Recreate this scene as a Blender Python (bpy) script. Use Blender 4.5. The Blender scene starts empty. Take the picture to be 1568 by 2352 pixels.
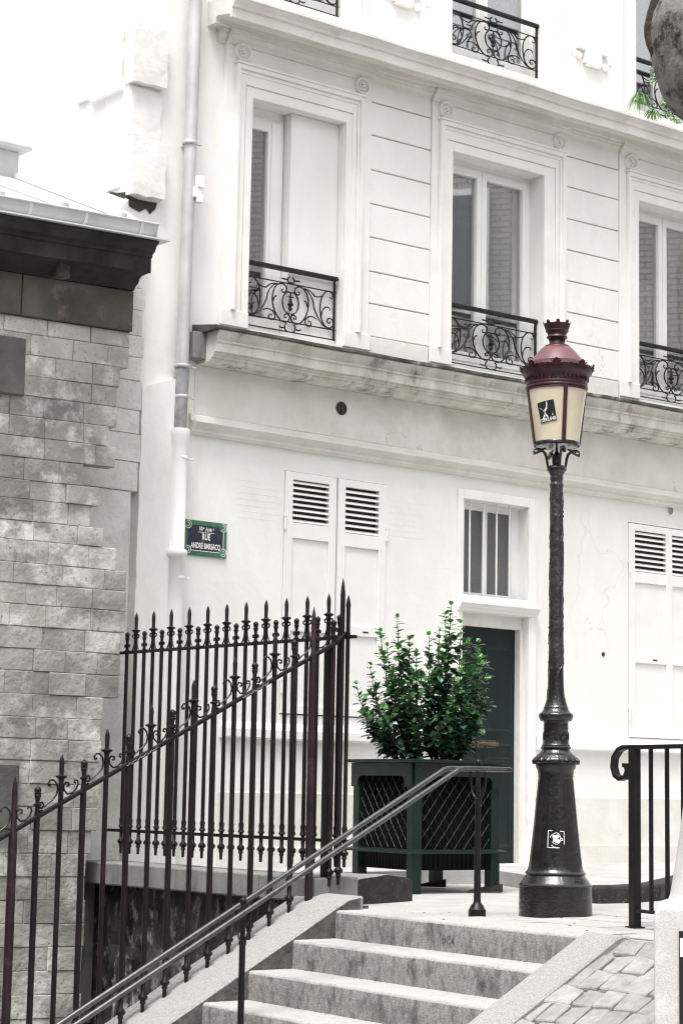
import bpy, bmesh, math, random
from math import sin, cos, pi, atan, radians
from mathutils import Vector, Matrix, noise
random.seed(7)
R = random.random
def U(a, b): return a + (b - a) * R()
scene = bpy.context.scene
col = scene.collection

# ------------------------------------------------------------------ camera model (photo measured on a 1568 x 2352 frame)
FPX, EYE = 4600.0, 0.78
PIT, ROLL = atan(635 / FPX), 0.0175
CF = Vector((0, cos(PIT), sin(PIT))); R0 = Vector((1, 0, 0)); U0 = Vector((0, -sin(PIT), cos(PIT)))
CR = cos(ROLL) * R0 + sin(ROLL) * U0; CU = cos(ROLL) * U0 - sin(ROLL) * R0
cam = bpy.data.cameras.new('camera'); camo = bpy.data.objects.new('camera', cam); col.objects.link(camo)
cam.sensor_fit = 'VERTICAL'; cam.sensor_height = 36; cam.lens = FPX / 2352 * 36; cam.clip_end = 2000; cam.clip_start = .05
camo.matrix_world = Matrix((( CR.x, CU.x, -CF.x, 0), (CR.y, CU.y, -CF.y, 0), (CR.z, CU.z, -CF.z, EYE), (0, 0, 0, 1)))
scene.camera = camo
def ray(x, y): return CF + CR * ((x - 784) / FPX) + CU * ((1176 - y) / FPX)
def atY(x, y, Y):                       # point of a measured feature that stands at plan distance Y
    d = ray(x, y); return d * (Y / d.y) + Vector((0, 0, EYE))
def mpp(P):                             # metres per measured pixel at a point
    return (P - Vector((0, 0, EYE))).dot(CF) / FPX

# ------------------------------------------------------------------ frames of reference
FA = Vector((-1.25, 16.3, 0)); FD = Vector((.77, .638, 0)).normalized(); FN = Vector((.638, -.77, 0)).normalized()
def clamp(v, a=0., b=1.): return max(a, min(b, v))
def tilt(s, z): return .02 * (s - 2.8) * clamp(z - 3.9)
def fw(s, z, n):                        # white house: s along facade, z up, n towards the street
    return FA + FD * s + FN * n + Vector((0, 0, z + tilt(s, z)))
def lw(s, z, n):                        # old stone building beside it (sags a little)
    return FA + FD * s + FN * n + Vector((0, 0, z + .0125 * (z - 1.5) * (s + 1)))
def onwall(x, y, n):                    # measured feature -> (s, z) on the facade plane
    d = ray(x, y); k = (FA + FN * n).dot(FN) / d.dot(FN); P = d * k + Vector((0, 0, EYE))
    s = (P - FA).dot(FD); return s, P.z - tilt(s, P.z)
SP = Vector((-.144, 13.335, 0)); SD = Vector((-.8, -.6, 0)); SW = Vector((.6, -.8, 0))
def st(t, w, z): return SP + SD * t + SW * w + Vector((0, 0, z))          # stair frame
def sz(t): return .08 - .53 * t                                            # stringer surface
def ww(x, y, z): return Vector((x, y, z))

# ------------------------------------------------------------------ mesh builder
class MB:
    def __init__(s, tf=ww): s.v = []; s.f = []; s.tf = tf; s.attr = []
    def add(s, vs, fs, raw=False):
        o = len(s.v)
        s.v += [Vector(v) if raw else s.tf(*v) for v in vs]
        s.f += [tuple(i + o for i in f) for f in fs]
    def box(s, a0, a1, b0, b1, c0, c1):
        s.add([(a, b, c) for c in (c0, c1) for b in (b0, b1) for a in (a0, a1)],
              [(0, 1, 3, 2), (4, 6, 7, 5), (0, 4, 5, 1), (2, 3, 7, 6), (0, 2, 6, 4), (1, 5, 7, 3)])
    def stone(s, a0, a1, b0, b1, c0, c1, ch=.008, j=.004):     # chamfered block, front at c1
        q = lambda: U(-j, j)
        vs = [(a0, b0, c0), (a1, b0, c0), (a1, b1, c0), (a0, b1, c0)]
        vs += [(a0, b0, c1 - ch), (a1, b0, c1 - ch), (a1, b1, c1 - ch), (a0, b1, c1 - ch)]
        vs += [(a0 + ch + q(), b0 + ch + q(), c1 + q()), (a1 - ch + q(), b0 + ch + q(), c1 + q()), (a1 - ch + q(), b1 - ch + q(), c1 + q()), (a0 + ch + q(), b1 - ch + q(), c1 + q())]
        fs = [(3, 2, 1, 0)]
        for k in (0, 4):
            for i in range(4): fs.append((k + i, k + (i + 1) % 4, k + 4 + (i + 1) % 4, k + 4 + i))
        fs.append((8, 9, 10, 11)); s.add(vs, fs)
    def prism(s, poly, h0, h1, axis='z'):                      # closed outline extruded along one axis
        n = len(poly)
        if axis == 'z': mk = lambda p, h: (p[0], p[1], h)
        elif axis == 'x': mk = lambda p, h: (h, p[1], p[0])    # poly of (n, z) swept along s
        else: mk = lambda p, h: (p[0], h, p[1])
        s.add([mk(p, h0) for p in poly] + [mk(p, h1) for p in poly],
              [tuple(range(n))[::-1], tuple(range(n, 2 * n))] + [(i, (i + 1) % n, n + (i + 1) % n, n + i) for i in range(n)])
    def sweep(s, prof, a0, a1, step=.25, wob=0):               # moulding (n, z) along s, a little uneven
        m = max(1, int(round((a1 - a0) / step))); n = len(prof); vs = []; fs = []
        for i in range(m + 1):
            a = a0 + (a1 - a0) * i / m
            dz = wob * noise.noise(Vector((a * 1.3, 3, 0))) ; dn = wob * noise.noise(Vector((a * 1.7, 9, 0)))
            vs += [(a, z + dz, nn + (dn if nn > .02 else 0)) for nn, z in prof]
        for i in range(m):
            for k in range(n): fs.append((i * n + k, i * n + (k + 1) % n, (i + 1) * n + (k + 1) % n, (i + 1) * n + k))
        fs += [tuple(range(n))[::-1], tuple(range(m * n, m * n + n))]; s.add(vs, fs)
    def tube(s, pts, r, seg=8, caps=True, flat=None):
        P = [s.tf(*p) if not isinstance(p, Vector) else p for p in pts]; n = len(P)
        rr = r if isinstance(r, (list, tuple)) else [r] * n
        T = [(P[min(i + 1, n - 1)] - P[max(i - 1, 0)]).normalized() for i in range(n)]
        ref = Vector((0, 0, 1)) if abs(T[0].z) < .9 else Vector((1, 0, 0))
        u = (ref - T[0] * ref.dot(T[0])).normalized(); o = len(s.v)
        for i in range(n):
            u = (u - T[i] * u.dot(T[i])); u = u.normalized() if u.length > 1e-6 else T[i].orthogonal().normalized()
            w = T[i].cross(u)
            for k in range(seg):
                a = 2 * pi * k / seg; s.v.append(P[i] + (u * cos(a) + w * sin(a)) * rr[i])
        for i in range(n - 1):
            for k in range(seg):
                a, b = o + i * seg + k, o + i * seg + (k + 1) % seg; s.f.append((a, b, b + seg, a + seg))
        if caps: s.f.append(tuple(range(o, o + seg))[::-1]); s.f.append(tuple(range(o + (n - 1) * seg, o + n * seg)))
    def lathe(s, c, prof, seg=24, fn=None, a0=0., a1=2 * pi):  # prof (r, z) about a vertical axis, c = (x, y)
        o = len(s.v); n = len(prof); full = abs(a1 - a0 - 2 * pi) < 1e-6; m = seg if full else seg + 1
        for r, z in prof:
            for k in range(m):
                a = a0 + (a1 - a0) * k / seg; q = r if fn is None else fn(r, z, a)
                s.v.append(Vector((c[0] + q * cos(a), c[1] + q * sin(a), z)))
        for i in range(n - 1):
            for k in range(seg):
                a, b = o + i * m + k, o + i * m + (k + 1) % m; s.f.append((a, b, b + m, a + m))
        if full:
            if prof[0][0] > 1e-4: s.f.append(tuple(range(o, o + m))[::-1])
            if prof[-1][0] > 1e-4: s.f.append(tuple(range(o + (n - 1) * m, o + n * m)))
    def disc(s, c, prof, seg=20):                              # lathe about the local third axis: c = (a, b), prof (r, depth)
        o = len(s.v); n = len(prof)
        for r, h in prof:
            for k in range(seg): a = 2 * pi * k / seg; s.v.append(s.tf(c[0] + r * cos(a), c[1] + r * sin(a), h))
        for i in range(n - 1):
            for k in range(seg):
                a, b = o + i * seg + k, o + i * seg + (k + 1) % seg; s.f.append((a, b, b + seg, a + seg))
        s.f.append(tuple(range(o + (n - 1) * seg, o + n * seg))); s.f.append(tuple(range(o, o + seg))[::-1])
def obox(mb, C, ax, ay, az):                                   # box about centre with half-vectors
    vs = [C + ax * i + ay * j + az * k for k in (-1, 1) for j in (-1, 1) for i in (-1, 1)]
    mb.add(vs, [(0, 1, 3, 2), (4, 6, 7, 5), (0, 4, 5, 1), (2, 3, 7, 6), (0, 2, 6, 4), (1, 5, 7, 3)], raw=True)
BASE = {}
def build(name, mb, mat, parent=None, origin=None, smooth=False, bevel=0, label=None, cat=None, group=None, kind=None, sharp=35, attr=None):
    me = bpy.data.meshes.new(name)
    base = Vector((0, 0, 0))
    if parent is not None: base = BASE[parent.name]
    o0 = Vector(origin) if origin is not None else base
    me.from_pydata([tuple(v - o0) for v in mb.v], [], mb.f); me.update()
    bm = bmesh.new(); bm.from_mesh(me)
    if attr is None: bmesh.ops.remove_doubles(bm, verts=bm.verts, dist=1e-6)
    bmesh.ops.recalc_face_normals(bm, faces=bm.faces); bm.to_mesh(me); bm.free()
    if attr is not None:
        at = me.attributes.new('tip', 'FLOAT', 'POINT'); at.data.foreach_set('value', attr)
    me.materials.append(mat)
    if smooth:
        me.shade_smooth(); me.set_sharp_from_angle(angle=radians(sharp))
    ob = bpy.data.objects.new(name, me); col.objects.link(ob)
    if parent is not None: ob.parent = parent; ob.location = o0 - base
    else: ob.location = o0
    BASE[ob.name] = o0
    if bevel:
        m = ob.modifiers.new('edge', 'BEVEL'); m.width = bevel; m.segments = 2; m.limit_method = 'ANGLE'; m.harden_normals = False
    tag(ob, label, cat, group, kind); return ob
def tag(o, label=None, cat=None, group=None, kind=None):
    for k, v in (('label', label), ('category', cat), ('group', group), ('kind', kind)):
        if v: o[k] = v
def empty(name, loc, label, cat, group=None, rz=0):
    o = bpy.data.objects.new(name, None); col.objects.link(o); o.location = loc; o.rotation_euler = (0, 0, rz); o.empty_display_size = .2
    BASE[o.name] = Vector(loc); tag(o, label, cat, group); return o
def dup(o, loc, rz=None, parent=None, scale=None):
    c = o.copy(); col.objects.link(c); c.location = loc
    if parent is not None: c.parent = parent
    if rz is not None: c.rotation_euler = (0, 0, rz)
    if scale is not None: c.scale = scale
    for ch in list(o.children):
        k = ch.copy(); col.objects.link(k); k.parent = c
    return c

# ------------------------------------------------------------------ materials
def mat(name, c1, c2=None, sc=3., rough=.8, metal=0., bump=.0, bsc=40., lo=.35, hi=.65, island=0., c3=None, sc3=1.2, lo3=.55, hi3=.7,
        stretch=None, spec=.3, detail=6, coat=0., speck=0., crack=0., crack_sc=1.1):
    m = bpy.data.materials.new(name); m.use_nodes = True; nt = m.node_tree; N = nt.nodes; L = nt.links
    b = N['Principled BSDF']; b.inputs['Roughness'].default_value = rough; b.inputs['Metallic'].default_value = metal
    b.inputs['Specular IOR Level'].default_value = spec; b.inputs['Coat Weight'].default_value = coat
    g = N.new('ShaderNodeNewGeometry'); mp = N.new('ShaderNodeMapping'); L.new(g.outputs['Position'], mp.inputs['Vector'])
    if stretch: mp.inputs['Scale'].default_value = stretch
    def nz(s_, d=detail, w=.5):
        n = N.new('ShaderNodeTexNoise'); n.inputs['Scale'].default_value = s_; n.inputs['Detail'].default_value = d; n.inputs['Roughness'].default_value = w + .1
        L.new(mp.outputs['Vector'], n.inputs['Vector']); return n.outputs['Fac']
    def ramp(src, a, z_):
        r = N.new('ShaderNodeMapRange'); r.inputs['From Min'].default_value = a; r.inputs['From Max'].default_value = z_; L.new(src, r.inputs['Value']); return r.outputs['Result']
    def mix(f, A, B):
        x = N.new('ShaderNodeMix'); x.data_type = 'RGBA'
        if isinstance(f, float): x.inputs[0].default_value = f
        else: L.new(f, x.inputs[0])
        for i, q in ((6, A), (7, B)):
            if isinstance(q, tuple): x.inputs[i].default_value = (*q, 1)
            else: L.new(q, x.inputs[i])
        return x.outputs[2]
    c = c1
    if c2: c = mix(ramp(nz(sc), lo, hi), c1, c2)
    if c3: c = mix(ramp(nz(sc3, 8, .6), lo3, hi3), c if not isinstance(c, tuple) else c, c3)
    if speck: c = mix(ramp(nz(bsc * 1.5, 3), .62, .70), c, tuple(q * (1 - speck) for q in c1))
    if crack:
        v = N.new('ShaderNodeTexVoronoi'); v.feature = 'DISTANCE_TO_EDGE'; v.inputs['Scale'].default_value = crack_sc
        dn = N.new('ShaderNodeTexNoise'); dn.inputs['Scale'].default_value = 3; dn.inputs['Detail'].default_value = 6
        L.new(g.outputs['Position'], dn.inputs['Vector'])
        vm = N.new('ShaderNodeVectorMath'); vm.operation = 'MULTIPLY_ADD'; vm.inputs[1].default_value = (.5, .5, .5)
        L.new(dn.outputs['Color'], vm.inputs[0]); L.new(g.outputs['Position'], vm.inputs[2]); L.new(vm.outputs[0], v.inputs['Vector'])
        ln = ramp(v.outputs['Distance'], .006, .0)
        gate = ramp(nz(.9, 2), .56, .62); mm = N.new('ShaderNodeMath'); mm.operation = 'MULTIPLY'; L.new(ln, mm.inputs[0]); L.new(gate, mm.inputs[1])
        m2 = N.new('ShaderNodeMath'); m2.operation = 'MULTIPLY'; m2.inputs[1].default_value = crack; L.new(mm.outputs[0], m2.inputs[0])
        c = mix(m2.outputs[0], c, (.25, .23, .2))
    if island:
        h = N.new('ShaderNodeHueSaturation'); r = N.new('ShaderNodeMapRange'); L.new(g.outputs['Random Per Island'], r.inputs['Value'])
        r.inputs['To Min'].default_value = 1 - island; r.inputs['To Max'].default_value = 1 + island
        L.new(r.outputs['Result'], h.inputs['Value'])
        if isinstance(c, tuple): h.inputs['Color'].default_value = (*c, 1)
        else: L.new(c, h.inputs['Color'])
        c = h.outputs['Color']
    if isinstance(c, tuple): b.inputs['Base Color'].default_value = (*c, 1)
    else: L.new(c, b.inputs['Base Color'])
    if bump:
        n = N.new('ShaderNodeTexNoise'); n.inputs['Scale'].default_value = bsc; n.inputs['Detail'].default_value = 5; L.new(g.outputs['Position'], n.inputs['Vector'])
        bp = N.new('ShaderNodeBump'); bp.inputs['Strength'].default_value = bump; bp.inputs['Distance'].default_value = .01
        L.new(n.outputs['Fac'], bp.inputs['Height']); L.new(bp.outputs['Normal'], b.inputs['Normal'])
    return m
M = {}
M['plaster'] = mat('white plaster', (.83, .822, .80), (.77, .76, .735), 1.9, .85, bump=.3, bsc=14, c3=(.62, .605, .57), sc3=1.0, lo3=.56, hi3=.85, crack=.3, stretch=(1, 1, .5))
M['plaster_old'] = mat('aged plaster', (.76, .745, .71), (.66, .64, .60), 2.2, .85, bump=.35, bsc=11, c3=(.55, .525, .47), sc3=1.1, lo3=.5, hi3=.8, crack=.6)
M['trim'] = mat('painted stone trim', (.84, .83, .805), (.77, .76, .73), 3, .8, bump=.2, bsc=22)
M['ledge'] = mat('weathered ledge stone', (.70, .68, .635), (.50, .485, .44), 6, .85, bump=.4, bsc=30, c3=(.09, .086, .075), sc3=3.6, lo3=.54, hi3=.68, stretch=(1, 1, .35))
M['ledge_top'] = mat('dark weathered ledge lip', (.13, .125, .115), (.04, .038, .035), 7, .9, bump=.5, bsc=30, c3=(.40, .39, .36), sc3=3, lo3=.58, hi3=.68)
M['cornice'] = mat('cornice stone', (.76, .745, .71), (.66, .64, .59), 3, .85, bump=.3, bsc=25, c3=(.40, .38, .33), sc3=2.1, lo3=.6, hi3=.8)
M['paint'] = mat('white gloss joinery paint', (.82, .82, .81), (.78, .78, .77), 4, .45, bump=.05, bsc=60)
M['shutter'] = mat('white shutter paint', (.83, .82, .80), (.79, .78, .76), 5, .55, bump=.1, bsc=35)
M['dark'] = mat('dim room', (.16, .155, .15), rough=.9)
M['gap'] = mat('shadow gap', (.05, .045, .04), rough=.9)
M['zinc'] = mat('zinc', (.56, .56, .56), (.46, .46, .46), 4, .5, metal=.2, bump=.1, bsc=20)
M['zinc_roof'] = mat('pale zinc roofing', (.66, .67, .68), (.58, .59, .6), 3, .45, metal=.2, bump=.1, bsc=10)
M['pipe_dark'] = mat('grey cast pipe', (.20, .20, .21), (.33, .33, .34), 12, .6, bump=.2, bsc=40)
M['iron'] = mat('black wrought iron', (.008, .0075, .008), (.022, .02, .02), 20, .55, metal=0, bump=.3, bsc=120, spec=.25)
M['fence'] = mat('aubergine fence paint', (.007, .0045, .0055), (.014, .008, .010), 9, .38, bump=.2, bsc=90, spec=.3, c3=(.045, .017, .024), sc3=3.5, lo3=.58, hi3=.75)
M['fence_post'] = mat('worn plum fence paint', (.024, .012, .016), (.012, .007, .009), 6, .4, bump=.2, bsc=70, spec=.35, c3=(.055, .024, .03), sc3=5, lo3=.55, hi3=.7)
M['rail_dark'] = mat('black railing paint', (.005, .005, .0055), (.011, .010, .011), 14, .4, bump=.15, bsc=80, spec=.3)
M['steel'] = mat('worn metal handrail', (.15, .148, .15), (.10, .098, .10), 30, .25, metal=.75, spec=.8)
M['lamp'] = mat('lamp black paint', (.006, .0055, .006), (.014, .013, .014), 16, .22, bump=.35, bsc=55, spec=.7, c3=(.055, .052, .055), sc3=9, lo3=.62, hi3=.76)  # pale patches painted in as grey highlights on the gloss
M['lamp_column'] = mat('grey black column paint', (.013, .012, .013), (.034, .031, .034), 14, .22, bump=.8, bsc=34, spec=.75, c3=(.03, .010, .013), sc3=3, lo3=.62, hi3=.7)
M['lamp_red'] = mat('burgundy lantern paint', (.050, .010, .014), (.032, .008, .011), 10, .4, bump=.15, bsc=60, spec=.45)
M['lamp_cone'] = mat('sky-lit burgundy hood', (.155, .055, .063), (.11, .038, .046), 8, .34, bump=.1, bsc=30, spec=.7, c3=(.2, .1, .105), sc3=9, lo3=.6, hi3=.75)  # burgundy lightened to pink: sky highlights painted into the colour
M['opal'] = mat('opal lantern pane', (.74, .67, .54), (.60, .52, .39), 2.5, .16, bump=.04, bsc=90, spec=.5)
M['sticker_black'] = mat('black sticker', (.02, .02, .022), rough=.5)
M['sticker_white'] = mat('white sticker print', (.8, .8, .78), rough=.5)
M['green_wood'] = mat('dark green planter paint', (.0030, .0115, .0088), (.0055, .0165, .0130), 9, .4, bump=.15, bsc=60, spec=.35, c3=(.016, .021, .018), sc3=6, lo3=.56, hi3=.7)
M['door'] = mat('dark green door paint', (.0045, .013, .013), (.008, .019, .018), 5, .45, bump=.2, bsc=30, spec=.3, stretch=(1, 1, .2))
M['wire'] = mat('galvanised wire mesh', (.085, .085, .083), (.03, .03, .03), 20, .5, metal=.2)
M['wire_dark'] = mat('shaded wire mesh', (.02, .02, .02), rough=.5)
M['liner'] = mat('black corrugated liner', (.0022, .0022, .0024), (.005, .005, .005), 6, .7, spec=.1)
M['soil'] = mat('potting soil', (.03, .022, .016), (.05, .035, .025), 30, .95, bump=.6, bsc=60)
M['bark'] = mat('shrub bark', (.06, .045, .03), (.03, .025, .02), 30, .85)
M['wood'] = mat('old dark wedge wood', (.035, .028, .022), (.015, .012, .010), 20, .8, bump=.4, bsc=50)
M['brass'] = mat('tarnished brass', (.15, .125, .09), (.09, .075, .055), 20, .4, metal=.6)
M['ashlar'] = mat('old grey ashlar', (.42, .405, .375), (.215, .208, .195), 1.5, .9, bump=.9, bsc=22, island=.24, c3=(.64, .63, .61), sc3=1.7, lo3=.50, hi3=.62, speck=.5)
M['ashlar_dark'] = mat('sooty ashlar', (.14, .137, .13), (.09, .086, .082), 3, .9, bump=.5, bsc=28, c3=(.22, .205, .18), sc3=2, lo3=.55, hi3=.75)
M['archi'] = mat('stained architrave stone', (.12, .112, .10), (.06, .055, .048), 2.4, .9, bump=.4, bsc=30, island=.12, c3=(.26, .215, .16), sc3=2.3, lo3=.56, hi3=.74)
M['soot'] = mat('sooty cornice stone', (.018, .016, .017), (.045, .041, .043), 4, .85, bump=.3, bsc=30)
M['mortar'] = mat('grey mortar', (.33, .32, .305), (.22, .215, .205), 8, .95, bump=.4, bsc=40)
M['stripstone'] = mat('rough pale masonry', (.68, .67, .645), (.56, .55, .53), 4, .9, bump=.8, bsc=26, island=.06, c3=(.42, .41, .395), sc3=3, lo3=.6, hi3=.74, speck=.35)
M['quoin'] = mat('whitened quoin stone', (.80, .79, .775), (.70, .69, .67), 3, .85, bump=.7, bsc=12, c3=(.62, .61, .59), sc3=4, lo3=.6, hi3=.72)
M['retain'] = mat('black streaked wet wall', (.014, .013, .012), (.10, .095, .09), 6, .8, bump=.9, bsc=18, c3=(.42, .41, .395), sc3=11, lo3=.53, hi3=.66, stretch=(1, 1, .45))
M['coping'] = mat('grey coping stone', (.16, .16, .157), (.25, .25, .243), 6, .85, bump=.3, bsc=50, stretch=(1, 1, .4), c3=(.07, .07, .068), sc3=4, lo3=.55, hi3=.7)
M['granite'] = mat('worn granite tread', (.45, .445, .436), (.35, .346, .338), 50, .85, bump=.6, bsc=110, c3=(.24, .236, .23), sc3=9, lo3=.56, hi3=.72, speck=.4)
M['riser'] = mat('lichened shaded granite riser', (.34, .335, .326), (.20, .196, .19), 45, .88, bump=.7, bsc=100, c3=(.07, .068, .065), sc3=9, lo3=.49, hi3=.68, stretch=(1, 1, .6), speck=.5)
M['stringer'] = mat('pale granite stringer', (.38, .375, .366), (.25, .245, .24), 90, .85, bump=.6, bsc=120, c3=(.19, .186, .18), sc3=7, lo3=.58, hi3=.75)
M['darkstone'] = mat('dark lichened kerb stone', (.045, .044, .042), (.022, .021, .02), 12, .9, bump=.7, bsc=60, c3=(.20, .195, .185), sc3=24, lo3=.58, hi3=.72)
M['street'] = mat('pale worn paving', (.43, .425, .415), (.35, .345, .335), 3, .85, bump=.4, bsc=24, c3=(.25, .245, .235), sc3=5, lo3=.6, hi3=.78, crack=.8, crack_sc=1.7, speck=.3)
M['cobble'] = mat('pale worn cobbles', (.34, .335, .322), (.25, .245, .235), 14, .75, bump=.8, bsc=22, island=.14, c3=(.17, .165, .155), sc3=11, lo3=.56, hi3=.7, speck=.3)
M['joint'] = mat('cobble joint grit', (.30, .29, .275), (.18, .175, .165), 20, .95, bump=.6, bsc=60)
M['string_face'] = mat('lichened shaded string face', (.13, .128, .122), (.06, .058, .055), 14, .9, bump=.6, bsc=60, c3=(.26, .255, .245), sc3=18, lo3=.6, hi3=.74)
M['pedestal'] = mat('pale pedestal granite', (.66, .655, .645), (.52, .515, .51), 120, .85, bump=.3, bsc=120, c3=(.72, .71, .70), sc3=8, lo3=.5, hi3=.65)
M['urn'] = mat('lichened urn stone', (.27, .26, .25), (.16, .15, .135), 14, .9, bump=.7, bsc=45, c3=(.028, .025, .02), sc3=9, lo3=.48, hi3=.62)
M['urn_dark'] = mat('dark mossy urn stone', (.075, .065, .05), (.04, .035, .028), 14, .9, bump=.7, bsc=45, c3=(.02, .018, .015), sc3=9, lo3=.5, hi3=.64)
M['sign_green'] = mat('enamel green', (.032, .125, .062), (.06, .18, .10), 14, .35, spec=.5, c3=(.10, .09, .06), sc3=18, lo3=.62, hi3=.68)
M['sign_blue'] = mat('enamel navy', (.020, .021, .042), (.036, .037, .055), 9, .3, spec=.5, c3=(.13, .12, .11), sc3=12, lo3=.62, hi3=.74)
M['enamel_white'] = mat('enamel white', (.8, .8, .79), rough=.35)
M['curtain'] = mat('sheer curtain', (.80, .80, .81), (.68, .68, .69), 9, .9)
M['frost'] = mat('frosted grey pane', (.115, .115, .12), (.15, .15, .155), 60, .35, spec=.5)
M['rust'] = mat('rusty red oxide', (.14, .05, .04), (.06, .03, .03), 20, .8)
M['spider'] = mat('spider plant blade', (.045, .18, .03), (.22, .34, .15), 40, .5)
M['ivy'] = mat('ivy leaf', (.10, .22, .07), (.30, .40, .2), 30, .5, island=.3)
def brick_mat():
    m = bpy.data.materials.new('weathered brickwork'); m.use_nodes = True; nt = m.node_tree; N = nt.nodes; L = nt.links; b = N['Principled BSDF']
    g = N.new('ShaderNodeNewGeometry'); sx = N.new('ShaderNodeSeparateXYZ'); cx = N.new('ShaderNodeCombineXYZ'); t = N.new('ShaderNodeTexBrick')
    L.new(g.outputs['Position'], sx.inputs[0]); L.new(sx.outputs['Y'], cx.inputs['X']); L.new(sx.outputs['Z'], cx.inputs['Y']); L.new(cx.outputs[0], t.inputs['Vector'])
    t.inputs['Scale'].default_value = 1; t.inputs['Brick Width'].default_value = .32; t.inputs['Row Height'].default_value = .085; t.inputs['Mortar Size'].default_value = .014
    t.inputs['Color1'].default_value = (.46, .44, .43, 1); t.inputs['Color2'].default_value = (.40, .385, .38, 1); t.inputs['Mortar'].default_value = (.27, .262, .258, 1)
    L.new(t.outputs['Color'], b.inputs['Base Color']); b.inputs['Roughness'].default_value = .9; return m
M['brick'] = brick_mat()
def glass_mat(name, refl=.30, tint=(.30, .31, .32)):
    m = bpy.data.materials.new(name); m.use_nodes = True; nt = m.node_tree; N = nt.nodes; L = nt.links
    for n in list(N): N.remove(n)
    o = N.new('ShaderNodeOutputMaterial'); t = N.new('ShaderNodeBsdfTransparent'); gl = N.new('ShaderNodeBsdfGlossy'); mx = N.new('ShaderNodeMixShader')
    t.inputs['Color'].default_value = (*tint, 1); gl.inputs['Roughness'].default_value = .02; gl.inputs['Color'].default_value = (.9, .9, .9, 1)
    lw_ = N.new('ShaderNodeLayerWeight'); lw_.inputs['Blend'].default_value = .2; ad = N.new('ShaderNodeMath'); ad.operation = 'ADD'; ad.use_clamp = True; ad.inputs[1].default_value = refl
    L.new(lw_.outputs['Fresnel'], ad.inputs[0]); L.new(ad.outputs[0], mx.inputs[0]); L.new(t.outputs[0], mx.inputs[1]); L.new(gl.outputs[0], mx.inputs[2]); L.new(mx.outputs[0], o.inputs[0])
    nn = N.new('ShaderNodeTexNoise'); nn.inputs['Scale'].default_value = 2.5; bp = N.new('ShaderNodeBump'); bp.inputs['Strength'].default_value = .12
    g = N.new('ShaderNodeNewGeometry'); L.new(g.outputs['Position'], nn.inputs['Vector']); L.new(nn.outputs[0], bp.inputs['Height']); L.new(bp.outputs[0], gl.inputs['Normal'])
    return m
M['glass'] = glass_mat('old window glass', .32, (.84, .85, .86))
def leaf_mat():
    m = bpy.data.materials.new('glossy laurel leaf'); m.use_nodes = True; nt = m.node_tree; N = nt.nodes; L = nt.links; b = N['Principled BSDF']
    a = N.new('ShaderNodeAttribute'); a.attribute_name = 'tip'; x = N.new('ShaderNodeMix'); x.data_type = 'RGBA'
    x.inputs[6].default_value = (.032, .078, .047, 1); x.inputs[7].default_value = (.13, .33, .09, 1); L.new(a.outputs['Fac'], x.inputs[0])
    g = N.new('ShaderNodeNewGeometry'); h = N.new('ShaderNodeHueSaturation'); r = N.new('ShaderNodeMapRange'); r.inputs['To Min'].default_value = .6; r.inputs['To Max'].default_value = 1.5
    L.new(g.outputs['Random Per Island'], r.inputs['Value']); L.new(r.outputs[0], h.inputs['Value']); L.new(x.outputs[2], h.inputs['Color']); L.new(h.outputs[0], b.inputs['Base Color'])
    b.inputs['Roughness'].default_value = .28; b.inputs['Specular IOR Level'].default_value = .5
    return m
M['leaf'] = leaf_mat()

def text_mesh(txt, size, xs=1.0, thick=.001, name='lettering', bold=.0):
    cu = bpy.data.curves.new(name, 'FONT'); cu.body = txt; cu.size = size; cu.extrude = thick; cu.align_x = 'CENTER'; cu.align_y = 'CENTER'; cu.offset = bold; cu.resolution_u = 3
    ob = bpy.data.objects.new(name, cu); col.objects.link(ob)
    dg = bpy.context.evaluated_depsgraph_get(); me = bpy.data.meshes.new_from_object(ob.evaluated_get(dg))
    vs = [(v.co.x * xs, v.co.y, v.co.z) for v in me.vertices]; fs = [tuple(p.vertices) for p in me.polygons]
    bpy.data.objects.remove(ob); bpy.data.meshes.remove(me); return vs, fs

# ================================================================== SETTING
gb = MB(); gb.add([(-400, -400, -2.62), (400, -400, -2.62), (400, 400, -2.62), (-400, 400, -2.62)], [(0, 1, 2, 3)])
build('ground', gb, M['joint'], kind='structure')
def T2(t, w): p = st(t, w, 0); return (p.x, p.y)
F2A = Vector((.05, 13.46, 0)); F2D = Vector((-.645, .764, 0)).normalized(); F2N = Vector((-F2D.y, F2D.x, 0))   # F2N points to the sunken area
F2N = Vector((-.764, -.645, 0)).normalized()
b1 = F2A - F2N * .12; b2 = F2A + F2D * 3.2 - F2N * .12
sg = MB()
poly = [T2(.42, .40), T2(.42, 2.70), T2(.12, 2.70), T2(.12, 9), (34, -14), (34, 60), (-30, 60), (b2.x - 6, b2.y + 8), (b2.x, b2.y), (b1.x, b1.y), T2(.0, .0), T2(.16, .40)]
# street sheet (fan triangulated by Blender's n-gon), with a body below it
poly2 = [T2(.06, .385), T2(.12, 2.70), T2(.12, 2.72), T2(.12, 9), (34, -14), (34, 60), (-30, 60), (b2.x - 6, b2.y + 8), (b2.x, b2.y), (b1.x, b1.y), T2(-.1, .385)]
sg.prism(poly2, -2.7, 0)
build('street', sg, M['street'], kind='structure')
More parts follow.
